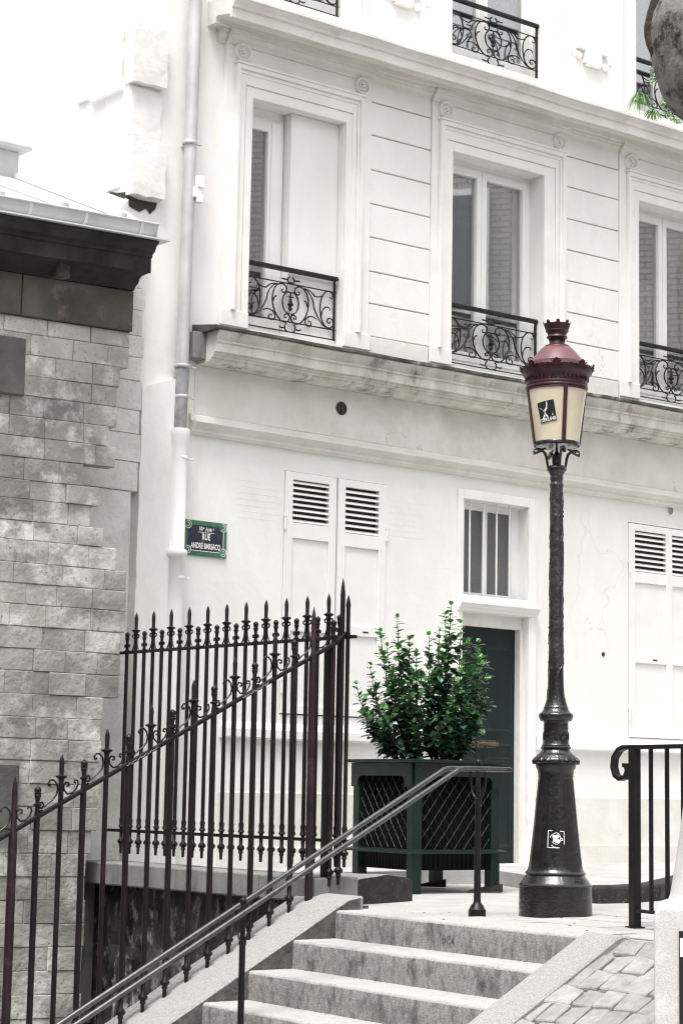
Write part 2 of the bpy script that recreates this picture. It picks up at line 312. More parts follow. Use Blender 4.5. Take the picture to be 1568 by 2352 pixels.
# raised pavement by the house with an uneven kerb edge
pv = MB()
kp = [(-2.2, 15.9), (-.6, 15.75), (.8, 16.95), (1.35, 17.25), (1.72, 15.6), (1.86, 14.56), (2.10, 14.72), (2.36, 15.1), (2.62, 15.9), (2.95, 17.0), (3.9, 18.6), (9, 23.2), (12, 30), (0, 30), (-6, 20)]
pv.prism(kp, -.02, .115)
build('pavement', pv, M['street'], kind='structure')
kb = MB()
for (a, b) in (((1.855, 14.50), (2.10, 14.655)), ((2.105, 14.66), (2.37, 15.03)), ((2.375, 15.04), (2.66, 15.9)), ((2.665, 15.91), (3.0, 17.0))):
    A, B = Vector((*a, 0)), Vector((*b, 0)); dd = (B - A).normalized(); nn = Vector((-dd.y, dd.x, 0))
    obox(kb, (A + B) / 2 + Vector((0, 0, .045)) + nn * .06, dd * (B - A).length / 2, nn * .09, Vector((0, 0, .078)))
build('kerb', kb, M['darkstone'], kind='structure', bevel=.02)
# paving joints in the landing are real thin slabs laid in rows on top of the sheet
lb = MB()
ls = build  # slabs
t0 = -.02
for row in range(9):
    w = -0.05 + U(-.3, 0); tt0 = t0 - row * .42
    while w < 5.2:
        wl = U(.55, .95)
        a, b = max(w, .40), min(w + wl, 5.0)
        if b - a > .12:
            corners = [(tt0 - .41, a + .006), (tt0 - .005, a + .006), (tt0 - .005, b - .006), (tt0 - .41, b - .006)]
            if all(not (c[0] < -.35 and c[1] < .9) for c in corners):
                pts = [T2(*c) for c in corners]
                if all(p[1] < 15.9 and not (p[1] > 14.35 and p[0] > 1.35) for p in pts):
                    lb.prism(pts, .003, .0075 + U(0, .003))
        w += wl
build('paving_slabs', lb, M['street'], kind='structure')

# cobbled ramp beside the stairs
rm = MB(lambda t, w, h: st(t, w, (sz(t) + .008 if t > .15 else sz(.15) + .008) + h))
rm.add([(.12, 2.98, 0), (.12, 9, 0), (4.9, 9, 0), (4.9, 2.98, 0), (.12, 2.98, -3), (.12, 9, -3), (4.9, 9, -.1), (4.9, 2.98, -.1)], [(0, 1, 2, 3), (4, 7, 6, 5), (0, 4, 5, 1), (1, 5, 6, 2), (2, 6, 7, 3), (3, 7, 4, 0)])
build('ramp', rm, M['joint'], kind='structure')
cb = MB(lambda t, w, h: st(t, w, sz(t) + .008 + h))
t = .16
while t < 4.7:
    dt = U(.125, .155); w = 2.995 + U(-.12, 0)
    while w < 6.4:
        dw = U(.13, .19); a0, a1 = max(w, 2.995), w + dw
        if a1 - a0 > .05:
            g = .0035; q = lambda: U(-.016, .016); h = .008 + U(0, .005)
            o = [(t + g + q(), a0 + g + q()), (t + dt - g + q(), a0 + g + q()), (t + dt - g + q(), a1 - g + q()), (t + g + q(), a1 - g + q())]
            cx = sum(p[0] for p in o) / 4; cy = sum(p[1] for p in o) / 4
            ring = []
            for i in range(4):
                p, pn = o[i], o[(i + 1) % 4]
                v1, v2 = U(.04, .09), U(.91, .96); ring += [(p[0] + (pn[0] - p[0]) * v1 + U(-.004, .004), p[1] + (pn[1] - p[1]) * v1), (p[0] + (pn[0] - p[0]) * v2, p[1] + (pn[1] - p[1]) * v2 + U(-.004, .004))]
            inn = [(cx + (p[0] - cx) * .93, cy + (p[1] - cy) * .93) for p in ring]
            vs = [(p[0], p[1], -.01) for p in ring] + [(p[0], p[1], h * .5) for p in ring] + [(p[0], p[1], h) for p in inn] + [(cx, cy, h + .002)]
            fs = []
            for k in (0, 8):
                for i in range(8): fs.append((k + i, k + (i + 1) % 8, k + 8 + (i + 1) % 8, k + 8 + i))
            for i in range(8): fs.append((16 + i, 16 + (i + 1) % 8, 24))
            cb.add(vs, fs)
        w += dw
    t += dt
build('cobbles', cb, M['cobble'], kind='structure')

# ================================================================== STAIRS
stairs = empty('stone_stairs', st(.1, 1.5, 0), 'worn granite steps going down to the left between pale sloping side strips', 'staircase')
for i in range(14):
    sb = MB(st); zt = .012 - .175 * i; tn = .10 + .33 * i
    cuts = [.3885, U(.9, 1.9) if i % 2 else U(1.5, 2.3), 2.695]
    if i == 0: cuts = [.3885, 2.695]
    if i == 1: cuts = [.3885, 1.55, 2.695]
    if i == 2: cuts = [.3885, 1.30, 2.695]
    for a, b in zip(cuts[:-1], cuts[1:]):
        m = max(2, int((b - a) / .06)); vs = []; fs = []
        for k in range(m + 1):
            w = a + .001 + (b - a - .004) * k / m
            e = .006 * noise.noise(Vector((w * 3, i * 5, 0))); e2 = .005 * noise.noise(Vector((w * 5, i * 7, 3)))
            sk = .030 * (w - .385)
            f = tn + sk + e
            prof = [(tn - .36, zt - .25), (tn - .36, zt), (f - .018, zt + e2), (f - .005, zt - .005 + e2), (f, zt - .018 + e2), (f + .004, zt - .09), (f + .002, zt - .25)]
            vs += [(p[0], w, p[1]) for p in prof]
        n = 7
        for k in range(m):
            for j in range(n): fs.append((k * n + j, k * n + (j + 1) % n, (k + 1) * n + (j + 1) % n, (k + 1) * n + j))
        fs += [tuple(range(n)), tuple(range(m * n, m * n + n))[::-1]]
        sb.add(vs, fs)
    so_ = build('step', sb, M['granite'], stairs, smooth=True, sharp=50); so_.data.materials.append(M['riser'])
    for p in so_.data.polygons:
        if abs(p.normal.z) < .35: p.material_index = 1  # vertical faces: lichen mottling, plus riser shade painted into the colour
def strip(w0, w1, mat_, t_top, hump, up=0):
    b = MB(st); n = 60; vs = []; fs = []
    for k in range(n + 1):
        t = t_top + (4.6 - t_top) * (k / n) ** 1.25
        z = min(sz(t) + up, hump)
        if abs(sz(t) - hump) < .05: z -= .012 * (1 - abs(sz(t) - hump) / .05)
        j = .004 * noise.noise(Vector((t * 4, w0, 0)))
        vs += [(t, w0, z - 3.2 if k == 0 else z - 1.2), (t, w0, z - .012 + j), (t, w0 + .012, z + j), (t, w1 - .012, z + j), (t, w1, z - .012 + j), (t, w1, z - 1.2)]
    for k in range(n):
        for j in range(6): fs.append((k * 6 + j, k * 6 + (j + 1) % 6, (k + 1) * 6 + (j + 1) % 6, (k + 1) * 6 + j))
    fs += [tuple(range(6)), tuple(range(n * 6, n * 6 + 6))[::-1]]
    b.add(vs, fs); return b
build('side_strip', strip(-.20, .382, M['stringer'], -.12, .10), M['stringer'], stairs, smooth=True, sharp=40)
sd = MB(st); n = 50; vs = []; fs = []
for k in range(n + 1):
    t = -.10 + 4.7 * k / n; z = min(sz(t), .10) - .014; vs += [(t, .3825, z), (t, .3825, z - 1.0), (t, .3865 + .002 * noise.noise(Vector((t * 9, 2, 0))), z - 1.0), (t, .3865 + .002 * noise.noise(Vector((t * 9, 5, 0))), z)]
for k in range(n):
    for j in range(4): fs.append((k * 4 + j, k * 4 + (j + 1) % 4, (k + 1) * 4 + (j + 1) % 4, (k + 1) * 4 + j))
fs += [(0, 1, 2, 3), tuple(range(n * 4, n * 4 + 4))[::-1]]; sd.add(vs, fs); build('string_face', sd, M['string_face'], stairs)  # dark sheet on the strip side: lichen with the side's shade painted in
build('side_strip', strip(2.70, 2.985, M['stringer'], .08, .035, .034), M['stringer'], stairs, smooth=True, sharp=40)
# scratched graffiti on the top riser
gt = MB()
vs, fs = text_mesh('BCK', .075, .9, .0006, bold=-.0018)
for v in vs:
    p = st(.0, 0, 0); w = 1.55 + v[0]; tt = .10 + .030 * (w - .385) + .0065; gt.v.append(st(tt + v[2], w, -.095 + v[1]))
gt.f = fs
build('graffiti', gt, M['gap'], stairs)

# rounded dark end stone at the head of the wall
es = MB()
A, B = Vector((.10, 13.76, 0)), Vector((.55, 14.40, 0)); dd = (B - A).normalized(); back = Vector((-dd.y, dd.x, 0))
vs = []; fs = []; n = 14
for k in range(n + 1):
    u = k / n; h = .145 + .05 * sin(pi * u) - (.02 if u < .03 else 0); P = A + (B - A) * u
    for q in (0, .5, 1.):
        off = back * (.52 * q); bulge = back * (-.02 * sin(pi * u) * (1 - q))
        vs += [P + off + bulge + Vector((0, 0, h + .012 * noise.noise(Vector((u * 4, q * 3, 0)))))]
    vs += [P + back * .52 + Vector((0, 0, -.05)), P + Vector((0, 0, -.05)) + back * (-.02 * sin(pi * u))]
for k in range(n):
    for j in range(5): fs.append((k * 5 + j, k * 5 + (j + 1) % 5, (k + 1) * 5 + (j + 1) % 5, (k + 1) * 5 + j))
fs += [tuple(range(5)), tuple(range(n * 5, n * 5 + 5))[::-1]]
es.add(vs, fs, raw=True)
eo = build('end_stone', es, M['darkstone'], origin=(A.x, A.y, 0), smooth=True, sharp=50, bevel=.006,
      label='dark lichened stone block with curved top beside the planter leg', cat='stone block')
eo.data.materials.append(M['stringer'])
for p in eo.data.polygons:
    if p.normal.z > .7: p.material_index = 1  # pale worn top against dark sides; skylight contrast put into the colours

# ================================================================== RETAINING WALL under the fence
rw = empty('retaining_wall', F2A + F2D * 1.5, 'black streaked retaining wall under a thick grey coping slab behind the sloping fence', 'wall')
def f2(u, n, z): return F2A + F2D * u + F2N * n + Vector((0, 0, z))
wb = MB(f2)
wb.box(-.15, 3.3, -.10, .02, -2.7, .02); zc = .0
for r in range(7):
    u = -.12 + U(-.2, 0); h = U(.30, .42)
    while u < 3.25:
        L_ = U(.45, .85); a, b = max(u, -.12), min(u + L_, 3.3)
        if b - a > .06: wb.stone(a + .001, b - .001, zc - h + .001, zc - .001, .0, .05, .02, .006) if False else None
        if b - a > .06:
            nx_, nz_ = max(2, int((b - a) / .09)), 4; vs = []; fs = []
            for jz in range(nz_ + 1):
                for ix in range(nx_ + 1):
                    uu = a + (b - a) * ix / nx_; zz = zc - h + h * jz / nz_; e_ = ix in (0, nx_) or jz in (0, nz_)
                    vs.append((uu, .026 if e_ else .045 + .018 * noise.noise(Vector((uu * 7, zz * 7, r))), zz))
            for jz in range(nz_):
                for ix in range(nx_): q_ = jz * (nx_ + 1) + ix; fs.append((q_, q_ + 1, q_ + nx_ + 2, q_ + nx_ + 1))
            wb.add(vs, fs)
        u += L_
    zc -= h
build('wall', wb, M['retain'], rw)
cp = MB(f2)
for a, b in ((.02, .62), (.63, 1.72), (1.73, 2.86), (2.87, 3.22)):
    cp.box(a + .002, b - .002, -.16, .22, .035, .198 + U(-.004, .004))
build('coping', cp, M['coping'], rw, bevel=.012)
pb = MB(f2)
pb.box(2.86, 3.30, .05, .17, -1.02, .03); pb.box(2.72, 3.30, .05, .21, -2.6, -1.03)
build('pier', pb, M['coping'], rw, bevel=.01)

# ================================================================== IRON FENCES
def spear_prof(z0, top, rb):  # lathe profile of spear above rail with disc
    h = top
    return [(rb, z0), (rb, z0 + h * .44), (rb * 1.25, z0 + h * .46), (rb * 1.1, z0 + h * .48), (rb * 2.3, z0 + h * .52), (rb * 2.3, z0 + h * .545), (rb * 1.0, z0 + h * .57), (rb * .85, z0 + h * .60), (rb * 1.0, z0 + h * .84), (rb * .7, z0 + h * .92), (.001, z0 + h)]
def ball_prof(z0, top, rb):
    return [(rb, z0), (rb * .8, z0 + top * .30), (rb * 1.6, z0 + top * .33), (rb * 1.6, z0 + top * .38), (rb * .8, z0 + top * .42), (rb * .9, z0 + top * .55), (rb * 1.4, z0 + top * .68), (rb * .9, z0 + top * .72), (rb * 1.05, z0 + top * .76), (rb * 1.45, z0 + top * .84), (rb * 1.3, z0 + top * .92), (rb * .5, z0 + top * .98), (.001, z0 + top)]
def foot(rb, zb, zr):        # finial hanging below the lower rail at zr
    return [(.002, zb), (rb * .7, zb + .002), (rb * .8, zb + .05), (rb * 1.25, zb + .058), (rb * 1.0, zb + .07), (rb * 1.9, zb + .085), (rb * 1.9, zb + .098), (rb * .9, zb + .115), (rb * .95, zr + .02), (rb * 1.7, zr + .03), (rb * 1.1, zr + .05), (rb * 1.35, zr + .08), (rb * .95, zr + .10)]
def leafs(mb, z, r, d, rb):
    for s in (-1, 1): mb.tube([Vector(d) * (rb * .6 * s) + Vector((0, 0, z)), Vector(d) * (r * .6 * s) + Vector((0, 0, z + .012)), Vector(d) * (r * s) + Vector((0, 0, z + .030)), Vector(d) * (r * 1.5 * s) + Vector((0, 0, z + .032))], [.006, .006, .005, .002], 5)
# --- level fence on the coping
f2t = empty('iron_fence', F2A + F2D * 1.3 + Vector((0, 0, .2)), 'level fence of dark spiked iron bars standing on the grey coping slab', 'fence')
def fl(mb_scr, rb):
    pass
ZR, ZB = 1.79, .435
tb = MB(); d2 = F2D
tb.lathe((0, 0), foot(.0145, .262, ZB) + [(.0145, ZB + .13), (.0145, ZR)] + spear_prof(ZR, .305, .0145)[1:], 10)
def curl(mb, pts, sgn, w=.0045, y=None, scale=.001, d=None):
    mb.tube([Vector(d) * (p[0] * scale * sgn) + Vector((0, 0, y + p[1] * scale)) for p in pts], w, 6)
for s in (-1, 1):
    curl(tb, [(14, 124), (26, 134), (40, 130), (42, 116), (32, 108), (20, 108), (15, 92), (18, 62), (30, 30), (50, 8), (58, 2)], s, .0058, ZR, d=d2)
bar_t = build('bar', tb, M['fence'], f2t, origin=f2(0, 0, 0) * 0, smooth=True, sharp=45)
sbm = MB(); sbm.lathe((0, 0), foot(.0145, .262, ZB) + [(.0145, ZB + .13), (.0145, ZR)] + ball_prof(ZR, .158, .0135)[1:], 10)
for s in (-1, 1):
    curl(sbm, [(12, 50), (24, 62), (34, 54), (30, 42), (20, 44)], s, .0055, ZR, d=d2); curl(sbm, [(12, 8), (22, 16), (30, 10), (26, 2)], s, .005, ZR, d=d2)
leafs(sbm, ZR + .088, .016, d2, .013)
bar_s = build('bar', sbm, M['fence'], f2t, origin=Vector((0, 0, 0)), smooth=True, sharp=45)
us = [2.608 - (2.608 - .078) * i / 22 for i in range(23)]
base2 = BASE[f2t.name]
for i, u in enumerate(us):
    P = F2A + F2D * u; L_ = Vector((P.x, P.y, 0)) - base2
    src = bar_t if i % 2 else bar_s
    if i == 0: src.location = L_; continue
    if i == 1: src.location = L_; continue
    dup(src, L_, parent=f2t)
e = MB(); e.lathe((0, 0), foot(.0145, .262, ZB) + [(.0145, ZR + .20), (.018, ZR + .21), (.012, ZR + .25), (.001, ZR + .285)], 10)
eb = build('bar', e, M['fence'], f2t, origin=Vector((0, 0, 0)), smooth=True); P = F2A - F2D * .012 ; eb.location = Vector((P.x, P.y, 0)) - base2
r_ = MB(f2)
r_.box(-.09, 2.76, -.016, .016, ZR - .012, ZR + .010); build('top_rail', r_, M['fence'], f2t, bevel=.003)
r_ = MB(f2)
r_.box(-.06, 2.80, -.016, .016, ZB - .012, ZB + .010); build('bottom_rail', r_, M['fence'], f2t, bevel=.003)
# --- sloping fence along the stairs
f1t = empty('iron_fence', st(1.2, 0, sz(1.2)), 'sloping aubergine fence of spiked and ball topped bars descending beside the steps', 'fence')
base1 = BASE[f1t.name]
DN = -SD    # uphill direction
RZ = 1.585  # rail height above stringer line
tb = MB(); tb.lathe((0, 0), foot(.016, -.005, .175) + [(.016, .30), (.016, RZ)] + spear_prof(RZ + .01, .285, .0155)[1:], 10)
sB = MB(); sB.lathe((0, 0), foot(.016, -.005, .175) + [(.019, .30), (.019, RZ)] + ball_prof(RZ + .01, .175, .0155)[1:], 10)
leafs(sB, RZ + .11, .018, DN, .014)
def scr(mb, pts, sgnd):
    mb.tube([Vector(DN) * (p[0] * .001) + Vector((0, 0, RZ + .012 + p[1] * .001)) for p in pts], .0062, 6)
# flowing scrolls: after a spear, and on both sides of a ball bar
scr(tb, [(52, 116), (38, 108), (38, 122), (54, 132), (70, 118), (74, 100), (60, 82), (32, 78), (18, 96), (16, 116), (30, 132), (46, 128)][::-1][0:0] or [(40, 92), (54, 96), (54, 112), (32, 116), (18, 98), (22, 68), (46, 46), (76, 52), (104, 78), (118, 108), (112, 130), (94, 130), (90, 116), (102, 112)], 1)
scr(tb, [(-84, 98), (-88, 108), (-74, 128), (-52, 128), (-30, 108), (-22, 74), (-30, 40), (-58, 8), (-92, -14), (-120, -40)], 1)
scr(tb, [(-84, 98), (-78, 92), (-70, 98), (-72, 106)], 1)
scr(sB, [(18, 72), (34, 76), (42, 60), (34, 44), (22, 42), (10, 50)], 1)
scr(sB, [(34, 30), (20, 22), (8, 20)], 1)
bt = build('bar', tb, M['fence'], f1t, origin=Vector((0, 0, 0)), smooth=True, sharp=45)
bs = build('bar', sB, M['fence'], f1t, origin=Vector((0, 0, 0)), smooth=True, sharp=45)
pm = MB(); pm.lathe((0, 0), [(.027, -.02), (.027, RZ - .1), (.024, RZ), (.0165, RZ + .02), (.0165, RZ + .22), (.012, RZ + .28), (.001, RZ + .33)], 12)
scr(pm, [(40, 92), (54, 96), (54, 112), (32, 116), (18, 98), (22, 68), (46, 46), (76, 52), (104, 78), (118, 108), (112, 130), (94, 130), (90, 116)], 1)
scr(pm, [(-84, 98), (-88, 108), (-74, 128), (-52, 128), (-30, 108), (-22, 74), (-30, 40), (-58, 8), (-92, -14), (-120, -40)], 1)
ps = build('post', pm, M['fence_post'], f1t, origin=Vector((0, 0, 0)), smooth=True, sharp=45)
used = set(); k = 0
for i in range(0, 22):
    t = .034 + .1551 * i; P = st(t, 0, sz(t))
    src = ps if i in (0, 14) else (bs if i % 2 else bt)
    L_ = P - base1
    if src.name not in used: used.add(src.name); src.location = L_
    else: dup(src, L_, parent=f1t)
b = MB(); b.lathe((0, 0), foot(.016, .02, .21) + [(.0165, 1.60), (.0165, 1.95), (.012, 2.0), (.001, 2.06)], 10)
eb = build('bar', b, M['fence'], f1t, origin=Vector((0, 0, 0)), smooth=True); eb.location = st(-.205, 0, .13) - base1
b = MB(); b.lathe((0, 0), foot(.016, .02, .21) + [(.018, .4), (.018, 1.60)] + ball_prof(1.61, .17, .0155)[1:], 10); leafs(b, 1.70, .018, DN, .014)
eb = build('bar', b, M['fence'], f1t, origin=Vector((0, 0, 0)), smooth=True); eb.location = st(-.13, 0, .12) - base1
b = MB(st)
def inclined(mb, t0, t1, w0, w1, z0, z1, h):
    mb.add([(t0, w0, z0), (t1, w0, z1), (t1, w1, z1), (t0, w1, z0), (t0, w0, z0 + h), (t1, w0, z1 + h), (t1, w1, z1 + h), (t0, w1, z0 + h)],
           [(0, 1, 2, 3), (7, 6, 5, 4), (0, 4, 5, 1), (1, 5, 6, 2), (2, 6, 7, 3), (3, 7, 4, 0)])
inclined(b, -.15, 3.3, -.019, .019, sz(-.15) + RZ - .012, sz(3.3) + RZ - .012, .026)
inclined(b, -.225, -.15, -.021, .021, 1.80, sz(-.15) + RZ - .012, .028)
inclined(b, -.26, -.225, -.021, .021, 1.80, 1.80, .026)
build('top_rail', b, M['fence'], f1t, bevel=.004)
b = MB(st); inclined(b, -.22, 3.3, -.018, .018, sz(-.22) + .175, sz(3.3) + .175, .022)
build('bottom_rail', b, M['fence'], f1t, bevel=.003)
b = MB(st); b.box(-.125, -.100, -.075, -.012, .12, 1.72); b.box(-.135, -.098, -.082, -.072, .12, 1.72)
b = MB(lambda x, y, z: st(-.10, 0, 0) + Vector((x, y + .065, z))); b.box(-.036, .036, -.02, .02, .12, 1.72)
build('gate_stile', b, M['rail_dark'], f1t, bevel=.004)
# faint scribble scratched along the rail
sc = MB(st)
for (ta, tb_) in ((.40, .60), (1.23, 1.45)):
    pts = []; n = 60
    for k in range(n + 1):
        t = ta + (tb_ - ta) * k / n; pts.append((t + .006 * sin(k * 1.1), .0203, sz(t) + RZ + .001 + .006 * sin(k * 1.7)))
    sc.tube(pts, .0006, 4)
build('scribble', sc, M['sticker_white'], f1t)

# ================================================================== HANDRAIL
PQ = Vector((.89, 12.741, 0)); HD = Vector((-.81, -.586, 0)).normalized(); HP = Vector((.586, -.81, 0)).normalized()
def hr(t, e, z): return PQ + HD * t + HP * e + Vector((0, 0, z))
hrt = empty('stair_handrail', PQ, 'double metal tube handrail on black posts running down the steps', 'handrail')
b = MB(hr); E_ = .072
pts = []
def hz(t): return .917 if t < .19 else (.917 - .53 * (t - .19) if t > .25 else .917 - .53 * (t - .19) * .5)
def run(e, tb0):
    return [(t, e, .917 - max(0, (t - tb0)) * .535) for t in [tb0 - .12, tb0 - .05, tb0 - .02]] + [(tb0 + .02, e, .917 - .008), (tb0 + .06, e, .917 - .031), (tb0 + .4, e, .917 - .214), (5.2, e, .917 - (5.2 - tb0) * .535)]
arc = [(-.19 - .035 * sin(a), E_ * cos(a), .917) for a in [pi * k / 8 for k in range(9)]]
b.tube(list(reversed(run(E_, .20))) + arc + run(-E_, .20), .0158, 12)
build('tube_rail', b, M['steel'], hrt, smooth=True, sharp=60)
for (t, zb, zt) in ((0, 0, .975), (1.745, -.62, .148), (3.6, -1.85, -.85)):
    b = MB(); P = hr(t, 0, 0)
    pr = [(.055, zb), (.055, zb + .045), (.048, zb + .05), (.040, zb + .07), (.026, zb + .085), (.022, zb + .10)] if t == 0 else [(.019, zb)]
    b.lathe((P.x, P.y), pr + [(.018, zt - .30), (.018, zt - .27), (.022, zt - .265), (.022, zt - .245), (.015, zt - .24), (.015, zt - .05), (.013, zt - .045), (.021, zt - .03), (.021, zt - .01), (.012, zt), (.001, zt + .003)], 14)
    po = build('post', b, M['rail_dark'], hrt, smooth=True, sharp=45)
    b = MB(hr); zr = .917 - max(0, t - .20) * .535 - .018
    b.tube([(t, E_ * cos(a), zr - (zr - (zt - .245)) * sin(a) ** .7) for a in [pi * k / 14 for k in range(15)]], .008, 8)
    build('bracket', b, M['rail_dark'], po, smooth=True)

# ================================================================== SCROLLED RAILING at right
RP = Vector((1.74, 11.824, 0)); RD = Vector((.43, -.9, 0)).normalized(); RN = Vector((-.9, -.43, 0)).normalized()
def rr_(u, n, z): return RP + RD * u + RN * n + Vector((0, 0, z))
rrt = empty('metal_railing', RP, 'flat black railing with scrolled end between the lamp and the pale pedestal', 'railing')
b = MB(rr_)
path = [(1.40, 1.05), (.0, 1.05), (-.10, 1.05), (-.155, 1.035), (-.205, .99), (-.215, .935), (-.19, .885), (-.14, .865), (-.085, .875), (-.06, .91), (-.075, .945), (-.10, .945)]
n = len(path); vs = []; fs = []
for i, (x, z) in enumerate(path):
    a = Vector(path[max(i - 1, 0)]); c = Vector(path[min(i + 1, n - 1)]); dv = (c - a).normalized(); nr = Vector((-dv.y, dv.x)) * .0125
    for (sx, w) in ((1, -.022), (1, .022), (-1, .022), (-1, -.022)): vs.append((x + nr.x * sx, w, z + nr.y * sx))
for i in range(n - 1):
    for k in range(4): fs.append((i * 4 + k, i * 4 + (k + 1) % 4, (i + 1) * 4 + (k + 1) % 4, (i + 1) * 4 + k))
fs += [(0, 1, 2, 3), tuple(range(4 * n - 4, 4 * n))]
b.add(vs, fs); build('top_bar', b, M['rail_dark'], rrt, bevel=.002)
b = MB(rr_); b.box(.03, 1.4, -.02, .02, .10, .118); build('bottom_bar', b, M['rail_dark'], rrt, bevel=.002)
for u in (.168, .329, .485, .64, .80, .96, 1.12, 1.28):
    b = MB(rr_); b.box(u - .0095, u + .0095, -.0095, .0095, .119, 1.0375); build('bar', b, M['rail_dark'], rrt)
for u in (0, 1.38):
    b = MB(rr_); b.box(u - .03, u + .03, -.024, .024, .006, 1.0375); b.box(u - .045, u + .045, -.04, .04, .0105, .018); build('post', b, M['rail_dark'], rrt, bevel=.002)

# ================================================================== STREET LAMP
LC = Vector((1.400, 12.935, 0))
lamp = empty('street_lamp', LC, 'tall old street lamp with burgundy hood and cream panes on a black column', 'street lamp')
def ly(y): P = atY(1278.5, y, LC.y); return P.z, mpp(P)
def prof_px(lst, c=1.0):
    out = []
    for y, h in lst: z, m = ly(y); out.append((h * m * c, z))
    return out
basep = [(2255, 333), (1985, 327), (1972, 326), (1965, 334), (1956, 334), (1948, 320), (1930, 306), (1905, 292), (1880, 270), (1866, 263), (1858, 272), (1846, 274), (1836, 262), (1815, 250), (1790, 243), (1700, 231), (1600, 219), (1400, 197), (1200, 178), (1060, 164), (985, 157), (975, 160), (965, 158), (920, 165), (895, 178), (872, 184), (858, 184), (852, 198), (840, 207), (825, 207), (805, 192), (790, 176), (778, 168), (772, 154), (765, 146), (745, 132), (732, 124), (722, 134), (708, 134), (700, 126), (690, 127), (680, 118), (600, 112), (560, 109), (548, 113), (515, 111), (505, 112), (490, 110), (478, 116), (470, 140), (458, 146), (440, 154), (418, 156), (404, 148), (396, 132), (384, 122), (368, 114), (356, 110), (350, 113), (342, 106), (310, 96), (270, 84), (220, 76), (160, 71), (80, 68), (0, 66)]
pp = [(1536.6 + y * .2534, h * .2534) for y, h in basep]
def facet(r, z, a):
    z0 = ly(1536.6 + 1780 * .2534)[0]; z1 = ly(1536.6 + 990 * .2534)[0]
    if z0 < z < z1:
        q = abs(((a - .35) / (pi / 4)) % 1 - .5) * 2
        return r * (1 + .035 * max(0, q - .80) / .20 - (.012 if q > .72 and q < .8 else 0))
    return r
# densify the cone so the ridges read
pp2 = []
for (a, b_) in zip(pp[:-1], pp[1:]):
    pp2.append(a); m = int(abs(a[0] - b_[0]) / 8)
    for k in range(1, m): pp2.append((a[0] + (b_[0] - a[0]) * k / m, a[1] + (b_[1] - a[1]) * k / m))
pp2.append(pp[-1])
b = MB(); b.lathe(LC, prof_px(pp2), 96, facet)
z0c, mc = ly(1536.6 + 832 * .2534)
build('base', b, M['lamp'], lamp, smooth=True, sharp=38)
b = MB()
for k in range(16):     # leaf collar and rosettes cast on the pedestal
    a = 2 * pi * k / 16; r = 205 * .2534 * mc
    for q in range(3):
        aa = a + (q - 1) * .09; b.tube([LC + Vector((cos(aa) * (r + .001), sin(aa) * (r + .001), z0c - .022)), LC + Vector((cos(aa) * (r + .004), sin(aa) * (r + .004), z0c)), LC + Vector((cos(a) * (r - .01), sin(a) * (r - .01), z0c + .022))], [.004, .005, .002], 5)
build('leaf_collar', b, M['lamp'], lamp, smooth=True)
zr_, mr = ly(1536.6 + 615 * .2534)
for k in range(6):
    b = MB()
    a = -2.05 + k * pi / 3; r = 110 * .2534 * mr; C = LC + Vector((cos(a) * r, sin(a) * r, zr_)); ux = Vector((-sin(a), cos(a), 0))
    for q in range(6):
        g = q * pi / 3; b.tube([C, C + (ux * cos(g) + Vector((0, 0, 1)) * sin(g)) * .022 + Vector((cos(a), sin(a), 0)) * .003], [.007, .003], 5)
    b.tube([C + (ux * cos(g) + Vector((0, 0, 1)) * sin(g)) * .033 for g in [pi / 3 * q + .5 for q in range(7)]], .0035, 5)
    build('rosette', b, M['lamp'], lamp, smooth=True)
pole = [(1536.6, 16.7), (1500, 16.9), (1400, 16.4), (1300, 15.8), (1200, 15.2), (1125, 14.6), (1121, 14.4), (1119, 15.6), (1112, 15.6), (1110, 13.8), (1104, 13.8), (1102, 15.2), (1096, 15.2), (1094, 14.2), (1088, 17), (1081, 20.5), (1077, 21), (1073, 20.5), (1070, 17)]
pl2 = []
for (a, b_) in zip(pole[:-1], pole[1:]):
    pl2.append(a); m = int(abs(a[0] - b_[0]) / 2.2)
    for k in range(1, m): pl2.append((a[0] + (b_[0] - a[0]) * k / m, a[1] + (b_[1] - a[1]) * k / m))
pl2.append(pole[-1])
zp1 = ly(1130)[0]
def bark(r, z, a):
    if z > zp1: return r
    q = noise.noise(Vector((cos(a) * 1.6, sin(a) * 1.6, z * 9))); q2 = noise.noise(Vector((cos(a) * 3 + 5, sin(a) * 3, z * 26)))
    return r * (1 + .12 * max(0, q) + .16 * max(0, q2 - .05))
b = MB(); b.lathe(LC, prof_px(pl2), 40, bark)
for k in range(3):      # cast ivy stems winding up the column
    pts = []
    za, zb = ly(1610)[0], ly(1135)[0]
    for i in range(90):
        u = i / 89; z = za + (zb - za) * u; a = k * 2.1 + u * 9 + .5 * sin(u * 23 + k); r = .049 + .014 * max(0, 1 - u * 14) - u * .007; pts.append(LC + Vector((cos(a) * r, sin(a) * r, z)))
    b.tube(pts, .0042, 6)
    for i in range(4, 88, 3):
        C = pts[i]; nrm = (C - LC); nrm.z = 0; nrm.normalize(); tx = nrm.cross(Vector((0, 0, 1))); g = U(0, 6.3); L1 = tx * cos(g) + Vector((0, 0, 1)) * sin(g); L2 = nrm.cross(L1)
        s_ = U(.012, .02); b.add([C + nrm * .001, C + L1 * s_ * .6 + L2 * s_ * .55 + nrm * .003, C + L1 * s_ * 1.3 + nrm * .001, C + L1 * s_ * .6 - L2 * s_ * .55 + nrm * .003, C + L1 * s_ * .6 + nrm * .006], [(0, 1, 4), (1, 2, 4), (2, 3, 4), (3, 0, 4)], raw=True)
build('column', b, M['lamp_column'], lamp, smooth=True, sharp=60)
